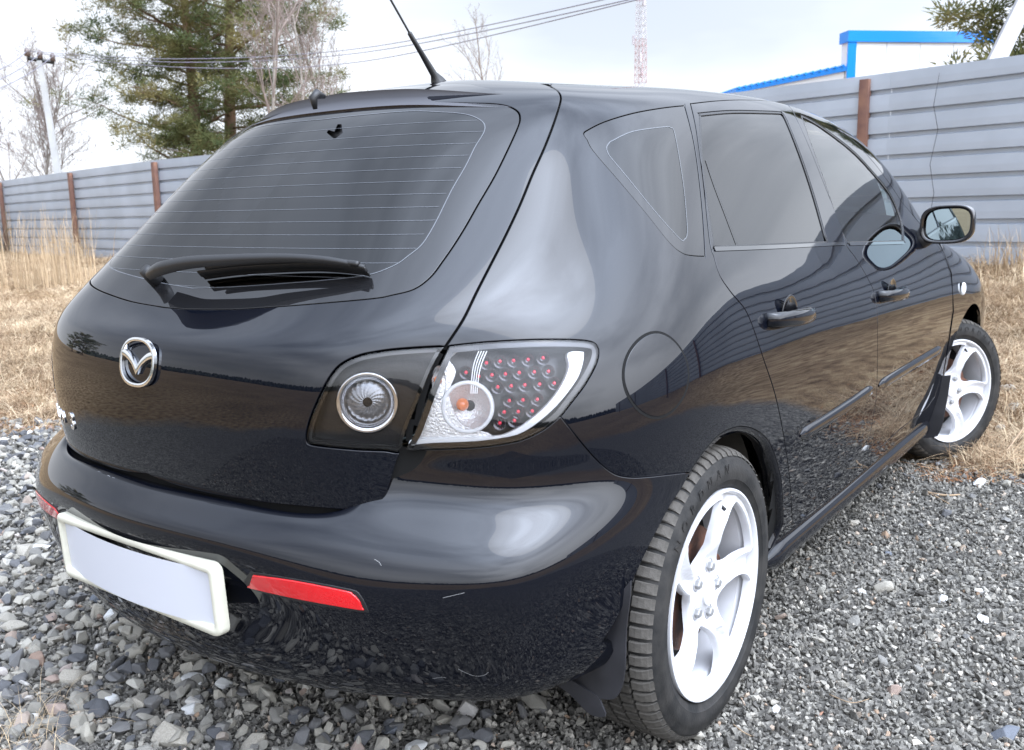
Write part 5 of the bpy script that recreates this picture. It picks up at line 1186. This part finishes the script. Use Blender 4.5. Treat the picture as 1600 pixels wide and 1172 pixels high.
# ------------------------------------------------------------------ fence of ribbed sheets on rusty posts
M_ZINC = mat('galvanised_sheet', (.37, .41, .47), .42, metal=.35, var=.08, vscale=1.2, bump=.05, bscale=40)
M_RUSTP = mat('rust_brown_post', (.115, .055, .042), .8, bump=.4, bscale=40, col2=(.19, .095, .06), vscale=6)
FH = 2.10; NP = 9; PT = FH/NP
fence = empty('metal_fence', (9, 0, 0), label='long grey fence of horizontally ribbed steel sheets on rusty brown posts', category='fence')
def sheet(y0, y1, lap):
    a = np.array([fence_x(y0)-9, y0, base_z(y0)]); b = np.array([fence_x(y1)-9, y1, base_z(y1)]); d = (b-a)[:2]; d /= np.linalg.norm(d); nrm_ = np.array([-d[1], d[0], 0]); nrm_ = nrm_ if nrm_[0] < 0 else -nrm_
    prof = [(0, 0)]
    for k in range(NP):
        z = k*PT; prof += [(z+.004, 0), (z+.008, .000), (z+.022, -.045), (z+.060, -.045), (z+.068, 0), (z+PT*.60, .0015), (z+PT*.985, 0)]
    prof.append((FH, 0)); nb = 9; V = []; F = []
    for i in range(nb):
        t = i/(nb-1); c = a*(1-t)+b*t; wob = .006*math.sin(t*7+y0*3)
        for z, o in prof: V.append(c+nrm_*(o+wob+lap*.004)+np.array([0, 0, z]))
    m_ = len(prof)
    for i in range(nb-1):
        for j in range(m_-1): F.append((i*m_+j, i*m_+j+1, (i+1)*m_+j+1, (i+1)*m_+j))
    o = mesh('fence_sheet', V, F, M_ZINC, fence, smooth=False)
    md = o.modifiers.new('thickness', 'SOLIDIFY'); md.thickness = .0015; return nrm_
ybr = [-30, -26, -22, -18, -14, -10.2, -6.4, -2.6, 1.15, 3.4, 6.05, 10.75, 15.35, 20.1, 25.9, 31, 37, 43]
for i in range(len(ybr)-1): sheet(ybr[i], ybr[i+1], i % 2)
for y in (-26, -18, -10.2, -2.9-3.4, 1.42, 6.05, 10.75, 15.35, 20.1, 25.9, 31, 37):
    bm = bmesh.new(); h = 2.06 if y > 1 else 2.0; add_box(bm, (0, 0, h/2-.15), (.08, .11 if y < 15 else .15, h+.3), bevel=.006); o = bm_obj('fence_post', bm, M_RUSTP, fence, angle=40); o.location = (fence_x(y)-9-.052, y, base_z(y)); o.rotation_euler = (0, 0, math.atan2(.24, 1)*-1*.8)
V = []; F = []; cz_ = [(y, z) for y, z in ((.62, 2.02), (.66, 1.7), (.60, 1.45), (.66, 1.1), (.60, .8), (.64, .45))]; tube(V, F, [np.array([fence_x(y)-9-.02, y, base_z(y)+z]) for y, z in cz_], .003, 5); mesh('loose_wire', V, F, M_STEELDK, fence)
# ------------------------------------------------------------------ trees
M_BARK = mat('pine_bark', (.11, .075, .05), .9, bump=.6, bscale=12, col2=(.20, .12, .075), vscale=2.5)
M_NEEDLE = stone_mat('pine_needles', [(0, (.030, .055, .022)), (1, (.06, .085, .03))], .6)
def needle_mat(name, c1, c2, c3):
    m, n, l, b_ = nt(name); b_.inputs['Roughness'].default_value = .7; b_.inputs['Specular IOR Level'].default_value = .15
    t = n.new('ShaderNodeTexCoord'); z = n.new('ShaderNodeTexNoise'); z.inputs['Scale'].default_value = .55; z.inputs['Detail'].default_value = 5; r = n.new('ShaderNodeValToRGB'); e = r.color_ramp.elements; e.new(.5)
    for q, (p_, c_) in zip(e, ((.36, c1), (.5, c2), (.64, c3))): q.position = p_; q.color = (*c_, 1)
    l.new(t.outputs['Object'], z.inputs['Vector']); l.new(z.outputs['Fac'], r.inputs[0]); l.new(r.outputs[0], b_.inputs['Base Color'])
    tr = n.new('ShaderNodeBsdfTranslucent'); l.new(r.outputs[0], tr.inputs[0]); mi = n.new('ShaderNodeMixShader'); mi.inputs[0].default_value = .3; o = n['Material Output']; l.new(b_.outputs[0], mi.inputs[1]); l.new(tr.outputs[0], mi.inputs[2]); l.new(mi.outputs[0], o.inputs[0]); return m
M_NEEDLE = needle_mat('pine_needles', (.075, .105, .045), (.14, .15, .06), (.26, .22, .095))
M_BIRCH = mat('birch_bark', (.30, .27, .23), .8, bump=.2, bscale=30, col2=(.20, .175, .15), vscale=4)
M_TWIGS = mat('bare_twigs', (.24, .19, .165), .85, var=.15, vscale=3)
def pine(name, base, H, crown_w, seedv, label, two=True, low=.12, dens=1., group=None, cat_='tree', lean=0.):
    q = np.random.RandomState(seedv); root = empty(name, tuple(base), label=label, category=cat_)
    if group: root['group'] = group
    V = []; F = []; trunks = [((0, 0), (lean, 0))]+([((.9, -.8), (lean+.4, -.5))] if two else [])
    tips = []
    for (ox, oy), (lx, ly) in trunks:
        pts = [np.array([ox+lx*t*t*2+.15*math.sin(5*t+ox), oy+ly*t*2+.12*math.cos(4*t), H*t-.3]) for t in np.linspace(0, 1, 12)]
        tube(V, F, pts, list(np.linspace(H*.021, H*.004, 12)), 9)
        nb = int(46*dens)
        for i in range(nb):
            t = low+(1-low)*(i/nb)**.9; k = min(t*11, 10.99); j = int(k); o = pts[j]*(1-(k-j))+pts[j+1]*(k-j); a = i*2.4+q.uniform(-.4, .4)
            prof = math.sin(pi*min(1, (t-low*.6)/(1-low*.6)*.82+.12))**.8; ln = crown_w*.5*prof*q.uniform(.55, 1.15); up = q.uniform(-.12, .16)+t*.40
            bp = [o]; d = np.array([cos(a), sin(a), up]); 
            for s_ in range(1, 7): bp.append(bp[-1]+d/np.linalg.norm(d)*ln/6+q.normal(0, .05, 3)); d = d+np.array([q.normal(0, .1), q.normal(0, .1), q.normal(.02, .07)])
            tube(V, F, bp, list(np.linspace(.018+.012*ln, .008, 7)), 5, cap=False)
            for s_ in range(2, 7):
                for _ in range(int(3+s_*.9)):
                    off = q.normal(0, 1, 3)*[ln*.11+.12, ln*.11+.12, .07+.02*ln]; tips.append((bp[s_]+off, .8+.5*q.rand()))
                    if q.rand() < .4: tube(V, F, [bp[s_], bp[s_]+off], [.012, .005], 3, cap=False)
    mesh('trunk', V, F, M_BARK, root)
    T = np.array([p for p, _ in tips]); S = np.array([s for _, s in tips]); k = 74; n = len(T)
    d = q.normal(size=(n, k, 3)); d /= np.linalg.norm(d, axis=2, keepdims=True); d[..., 2] = d[..., 2]*.75+.22
    r = q.uniform(.0, .21, (n, k, 1))*S[:, None, None]; c = T[:, None]+d*r*1.7; L = q.uniform(.09, .17, (n, k, 1))*S[:, None, None]; e = c+d*L
    sd = np.cross(d, q.normal(size=(n, k, 3))); sd /= np.linalg.norm(sd, axis=2, keepdims=True); sd *= .019*S[:, None, None]
    A = np.stack([c-sd, c+sd, e], 2).reshape(-1, 3); F = np.arange(len(A)).reshape(-1, 3)
    me = bpy.data.meshes.new('crown'); me.vertices.add(len(A)); me.vertices.foreach_set('co', A.astype(np.float32).ravel()); me.loops.add(len(A)); me.loops.foreach_set('vertex_index', np.arange(len(A), dtype=np.int32)); me.polygons.add(len(F)); me.polygons.foreach_set('loop_start', np.arange(0, len(A), 3, dtype=np.int32)); me.polygons.foreach_set('loop_total', np.full(len(F), 3, np.int32)); me.update(calc_edges=True); me.materials.append(M_NEEDLE)
    link('crown', me, root); return root
def bare(name, base, H, seedv, label, spread=.55, stems=1, tone=None, depth=5, group=None):
    q = np.random.RandomState(seedv); root = empty(name, tuple(base), label=label, category='tree'); TV, TF, CV, CF = [], [], [], []
    if group: root['group'] = group
    def grow(p, d, L, r, lv, mx):
        pts = [p]; k = 5 if lv == 0 else 3
        for i in range(k): d = d+q.normal(0, .07+.04*lv, 3)+np.array([0, 0, .05 if lv else .0]); d /= np.linalg.norm(d); pts.append(pts[-1]+d*L/k)
        V_, F_ = (TV, TF) if lv == 0 else (CV, CF); tube(V_, F_, pts, list(np.linspace(r, r*.5, k+1)), 7 if lv == 0 else (4 if lv < 3 else 3), cap=False)
        if lv >= mx: return
        nb = (13, 6, 4, 4, 3)[min(lv, 4)]
        for i in range(nb):
            t = (.28 if lv == 0 else .2)+(.72 if lv == 0 else .8)*(i+q.rand())/nb; kk = min(t*k, k-.01); j = int(kk); o = pts[j]*(1-(kk-j))+pts[j+1]*(kk-j)
            s_ = q.normal(size=3); s_ -= d*(s_@d); s_ /= np.linalg.norm(s_); nd = d*(1-spread*.5)+s_*spread+np.array([0, 0, .18]); nd /= np.linalg.norm(nd)
            grow(o, nd, L*q.uniform(.30, .48)*(1-.35*t if lv == 0 else 1), max(r*.40, .0055), lv+1, mx)
    for s_ in range(stems):
        a = q.uniform(0, 6.28); grow(np.array([.3*cos(a)*(stems > 1), .3*sin(a)*(stems > 1), -.2]), np.array([.12*cos(a)*(stems > 1), .12*sin(a)*(stems > 1), 1.]), H*q.uniform(.85, 1), H*.0075, 0, depth)
    mesh('trunk', TV, TF, M_BIRCH, root); mesh('branches', CV, CF, M_TWIGS, root); return root
def along(u, v, dist, z=0.):                       # ground point below a sight line at a horizontal distance
    w = ray(u, v); h = np.hypot(w[0], w[1]); return np.array([CAMPOS[0]+w[0]/h*dist, CAMPOS[1]+w[1]/h*dist, z])
pine('pine_tree', along(305, 250, 42), 15.5, 9.6, 5, 'large green pine with two trunks behind the left end of the fence', low=.14, dens=1.25)
bare('birch_tree', along(412, 200, 30), 9.6, 21, 'bare pale birch standing in front of the big pine', .5)
bare('birch_tree', along(468, 160, 36), 9.2, 22, 'bare birch just right of the big pine', .5)
bare('birch_tree', along(533, 100, 44), 10.4, 23, 'slender bare tree left of the car aerial', .45)
bare('birch_tree', along(22, 200, 46), 7.2, 24, 'bare grey tree at the left edge of the picture', .6, 2)
bare('birch_tree', along(64, 200, 50), 8.2, 25, 'bare bushy tree right behind the concrete pole', .6, 2)
bare('birch_tree', along(769, 100, 85), 15.8, 26, 'distant bare tree rising over the car roof', .5)
pine('pine_tree', along(1668, 60, 20, .35), 7.4, 2.9, 8, 'green pine above the fence in the top right corner', two=False, low=.36, dens=.6)
# trees and woods behind the camera that the paintwork mirrors
for a, d, h, s, lb in ((101, 33, 8.8, 31, 'broad pine across the yard, left of a pair mirrored in the tailgate'), (107, 36, 7.2, 32, 'smaller pine across the yard, right of a pair mirrored in the tailgate')):
    p = np.array([cos(R(a))*d-.7, sin(R(a))*d, 0]); pine('pine_tree', p, h*1.25, 8.0, s, lb, two=False, low=.1, dens=.7)
def woods(name, a0, a1, r0, h, n, seedv, m, w=.9):
    q = np.random.RandomState(seedv); V = []; F = []
    for i in range(n):
        a = R(q.uniform(a0, a1)); r = r0*q.uniform(.9, 1.25); x, y = r*cos(a), r*sin(a); hh = h*q.uniform(.55, 1.1); b = len(V); k = 7
        for j in range(5):
            t = j/4; rad = w*hh*.20*(1-t)*(1+.25*math.sin(j*9+i))+.05
            for s_ in range(k): g = 2*pi*s_/k+i; V.append((x+rad*cos(g)*q.uniform(.7, 1.3), y+rad*sin(g)*q.uniform(.7, 1.3), hh*(t*.9+.06)+q.normal(0, .15)))
        for j in range(4):
            for s_ in range(k): F.append((b+j*k+s_, b+j*k+(s_+1) % k, b+(j+1)*k+(s_+1) % k, b+(j+1)*k+s_))
    mesh(name, V, F, m, None, smooth=False, kind='stuff')
M_WOODS = mat('distant_conifers', (.035, .045, .035), .95, col2=(.07, .075, .055), vscale=.12)
M_BROWNW = mat('distant_bare_scrub', (.16, .12, .08), .95, col2=(.26, .20, .13), vscale=.25)
woods('distant_woods', 108, 262, 170, 9, 2600, 41, M_WOODS, 1.6)
woods('distant_woods_right', -98, -20, 220, 9, 1500, 42, M_WOODS, 1.6)
# scrub behind the left part of the fence
def scrub(name, u0, u1, d0, d1, h, n, seedv, m):
    q = np.random.RandomState(seedv); V = []; F = []
    for i in range(n):
        u = q.uniform(u0, u1); d = q.uniform(d0, d1); p = along(u, 280, d, 0); hh = h*q.uniform(.5, 1.05)*(.75+.5*vnoise(p[0], p[1], 3.)); a = q.uniform(0, 6.28); le = q.uniform(.05, .35)*hh
        for s_ in range(3):
            o = p+[q.normal(0, .25), q.normal(0, .25), 0]; t = o+[le*cos(a+s_*2), le*sin(a+s_*2), hh*q.uniform(.7, 1)]; w = .018; b = len(V); sd = np.array([-sin(a), cos(a), 0])*w; V += [o-sd, o+sd, t]; F.append((b, b+1, b+2))
            m2 = o*.5+t*.5; t2 = m2+[q.normal(0, .3), q.normal(0, .3), hh*.35]; b = len(V); V += [m2-sd*.6, m2+sd*.6, t2]; F.append((b, b+1, b+2))
    mesh(name, V, F, m, None, smooth=False, kind='stuff')
scrub('scrub_thicket', -250, 640, 30, 60, 3.1, 9000, 51, M_BROWNW)

# ------------------------------------------------------------------ pole line
M_CONC = mat('pale_concrete', (.40, .40, .39), .85, bump=.25, bscale=20, var=.10, vscale=2)
M_WIRE = mat('wire', (.20, .19, .23), .5)
M_INS = mat('brown_insulator', (.10, .07, .06), .3, coat=.5)
PB = along(91, 268, 34); ptop = CAMPOS+ray(62, 94)*1.0
def at_dist(u, v, dist): w = ray(u, v); return CAMPOS+w*dist/np.hypot(w[0], w[1])
PT_ = at_dist(62, 95, 34.); pole = empty('utility_pole', tuple(PB), label='white concrete power pole with a short crossarm behind the left fence', category='pole')
low = at_dist(90, 268, 34.); ax_ = (PT_-low); base = low-ax_/ax_[2]*low[2]
V = []; F = []; tube(V, F, [base-PB, PT_-PB], [.165, .10], 4); o = mesh('mast', V, F, M_CONC, pole, smooth=False)
sx = CR/np.linalg.norm(CR); arm0, arm1 = at_dist(43, 91, 34.)-PB, at_dist(85, 98, 34.)-PB
V = []; F = []; tube(V, F, [arm0, arm1], .06, 4); mesh('crossarm', V, F, M_STEELDK, pole, smooth=False)
INS = [at_dist(42, 80, 34.), at_dist(62, 84, 34.), at_dist(82, 88, 34.)]
for p, q_ in zip(INS, (arm0, (arm0+arm1)/2, arm1)):
    V = []; F = []; r = p-PB; tube(V, F, [r-[0, 0, .33], r-[0, 0, .16], r-[0, 0, .15], r-[0, 0, .05], r, r+[0, 0, .1]], [.02, .02, .09, .07, .09, .03], 9); mesh('insulator', V, F, M_INS, pole)
def wire(a, b, sag, label, r=.014):
    V = []; F = []; n = 40; tube(V, F, [a*(1-t)+b*t-np.array([0, 0, 4*sag*t*(1-t)]) for t in np.linspace(0, 1, n)], r, 5); mesh('power_line', V, F, M_WIRE, None, label=label, category='cable')
for p, e_, nm in zip(INS, ((-60, 125), (-60, 143), (-60, 158)), ('upper', 'middle', 'lower')): wire(p, at_dist(*e_, 22.), .15, nm+' power line from the concrete pole to the left edge', .012)
W3 = [((560, 76), (975, -8), 'upper of the paired power lines over the car roof'), ((560, 83), (985, -1), 'lower of the paired power lines over the car roof'), ((560, 97), (1010, -4), 'single power line below the pair, over the car roof')]
for (a_, b_, lb), p in zip(W3, INS):
    A1 = at_dist(*a_, 26.); A2 = at_dist(*b_, 17.); A3 = A2+(A2-A1)*.35+np.array([0, 0, .25]); A0 = p
    V = []; F = []; tube(V, F, catmull([A0, A0*.5+A1*.5-np.array([0, 0, .25]), A1, A2, A3], 12), .011, 5); mesh('power_line', V, F, M_WIRE, None, label=lb, category='cable')
# lattice mast
M_MASTR = mat('faded_red_mast', (.36, .24, .24), .6); M_MASTW = mat('faded_white_mast', (.42, .40, .43), .6)
TB = along(1001, 110, 190); tower = empty('lattice_tower', tuple(TB), label='tall slender grey and faded red lattice mast far behind the roof', category='tower')
TH = 62.
def tw(z): return np.interp(z, [0, 25, 60], [2.4, 1.25, .6])
V1 = []; F1 = []; V2 = []; F2 = []; zs = [0]
while zs[-1] < TH: zs.append(zs[-1]+tw(zs[-1])*1.15)
for i in range(len(zs)-1):
    z0, z1 = zs[i], zs[i+1]; V_, F_ = (V1, F1) if int(z0/8) % 2 else (V2, F2)
    for k in range(4):
        a, b_ = pi/4+k*pi/2, pi/4+(k+1)*pi/2; c0 = np.array([tw(z0)*cos(a), tw(z0)*sin(a), z0]); c1 = np.array([tw(z1)*cos(a), tw(z1)*sin(a), z1]); d0 = np.array([tw(z0)*cos(b_), tw(z0)*sin(b_), z0]); d1 = np.array([tw(z1)*cos(b_), tw(z1)*sin(b_), z1])
        for p, q_, r in ((c0, c1, .07), (c0, d1, .035), (d0, c1, .035), (c0, d0, .035)): tube(V_, F_, [p, q_], r, 4, cap=False)
mesh('red_section', V1, F1, M_MASTR, tower, smooth=False); mesh('white_section', V2, F2, M_MASTW, tower, smooth=False)
for z, a in ((27, .4), (33, 2.2), (40, 4.1), (29.5, 3.6)): bm = bmesh.new(); add_box(bm, (tw(z)*1.3*cos(a), tw(z)*1.3*sin(a), z), (.5, .35, 1.8), bevel=.05); bm_obj('antenna_panel', bm, M_MASTW, tower, smooth=False)

# ------------------------------------------------------------------ site building, leaning strut
M_WALLW = mat('white_sandwich_panel', (.74, .75, .77), .5, var=.03, vscale=.8); M_BLUE = mat('bright_blue_flashing', (.0, .24, .78), .4, coat=.3)
D = 22.; bl = at_dist(1327, 48, D); br = at_dist(1549, 50, D); br = at_dist(1549, 50, D*(bl[2]-CAMPOS[2])/(br[2]-CAMPOS[2])); br[2] = bl[2]; bd_ = br-bl; L = np.linalg.norm(bd_); ang = math.atan2(bd_[1], bd_[0]); Ht = bl[2]
bld = empty('site_building', (bl[0], bl[1], 0), label='white panel building with bright blue roof trim behind the right fence', category='building'); bld.rotation_euler = (0, 0, ang)
dep = .3 # extends away from the viewer
away = 1 if (np.array([-math.sin(ang), cos(ang)])@(bl[:2]-CAMPOS[:2])) > 0 else -1
def bbox(name, x0, x1, y0, y1, z0, z1, m, bev=0.):
    bm = bmesh.new(); add_box(bm, ((x0+x1)/2, away*(y0+y1)/2, (z0+z1)/2), (x1-x0, abs(y1-y0), z1-z0), bevel=bev); return bm_obj(name, bm, m, bld, smooth=False)
nP = 4; pw = (L-.2)/nP
for i in range(nP): bbox('wall_panel', .11+i*pw, .11+(i+1)*pw-.012, 0, .1, 0, Ht-.20, M_WALLW)
bbox('side_wall', .0, .10, .02, dep, 0, Ht-.2, M_WALLW); bbox('side_wall', L-.10, L, .02, dep, 0, Ht-.2, M_WALLW); bbox('rear_wall', .1, L-.1, dep-.1, dep, 0, Ht-.2, M_WALLW)
bbox('corner_trim', -.02, .17, -.03, .005, 0, Ht-.23, M_BLUE); bbox('roof_trim', -.04, L+.04, -.05, dep+.05, Ht-.23, Ht, M_BLUE)
# lower ribbed roof on its left
rl = at_dist(1150, 139, D*1.1); ln = np.array([rl[0], rl[1]])-bl[:2]; c_, s_ = cos(-ang), sin(-ang); lx = ln[0]*c_-ln[1]*s_; ly = (ln[0]*s_+ln[1]*c_)*away; zr = at_dist(1325, 103, D)[2]; zl = rl[2]
V = []; F = []
for i, (x, z) in enumerate(((lx, zl), (-.02, zr))):
    for y in (0 if i else ly, (0 if i else ly)+4.):
        for dz in (0, -.10): V.append((x, away*y, z+dz))
F = [(0, 2, 6, 4), (1, 5, 7, 3), (0, 4, 5, 1), (2, 3, 7, 6), (0, 1, 3, 2), (4, 6, 7, 5)]; mesh('lower_roof', V, F, M_BLUE, bld, smooth=False)
A_ = np.array(V[0]); B_ = np.array(V[4]); Aa = np.array(V[2]); Bb = np.array(V[6])
for i in range(16):
    t = (i+.5)/16; V = []; F = []; tube(V, F, [A_*(1-t)+B_*t+[0, -.03*away, .015], Aa*(1-t)+Bb*t+[0, 0, .015]], .035, 4); mesh('roof_rib', V, F, M_BLUE, bld, smooth=False)
V = [(lx, away*(ly+.1), 0), (-.02, away*.1, 0), (-.02, away*.1, zr-.11), (lx, away*(ly+.1), zl-.11)]; V += [(v[0], v[1]+.1*away, v[2]) for v in V]; mesh('lean_to_wall', V, [(0, 1, 2, 3), (4, 7, 6, 5), (0, 4, 5, 1), (3, 2, 6, 7), (0, 3, 7, 4), (1, 5, 6, 2)], M_WALLW, bld, smooth=False)
a_ = at_dist(1562, 84, 13.); b_ = at_dist(1612, -20, 13.6); dv = b_-a_; lo_ = a_-dv/dv[2]*a_[2]; hi_ = a_+dv*1.5
V = []; F = []; tube(V, F, [lo_, hi_], [.145, .125], 4); mesh('leaning_strut', V, F, M_CONC2, None, smooth=False, label='grey concrete strut leaning behind the fence in the top right corner', category='pole')
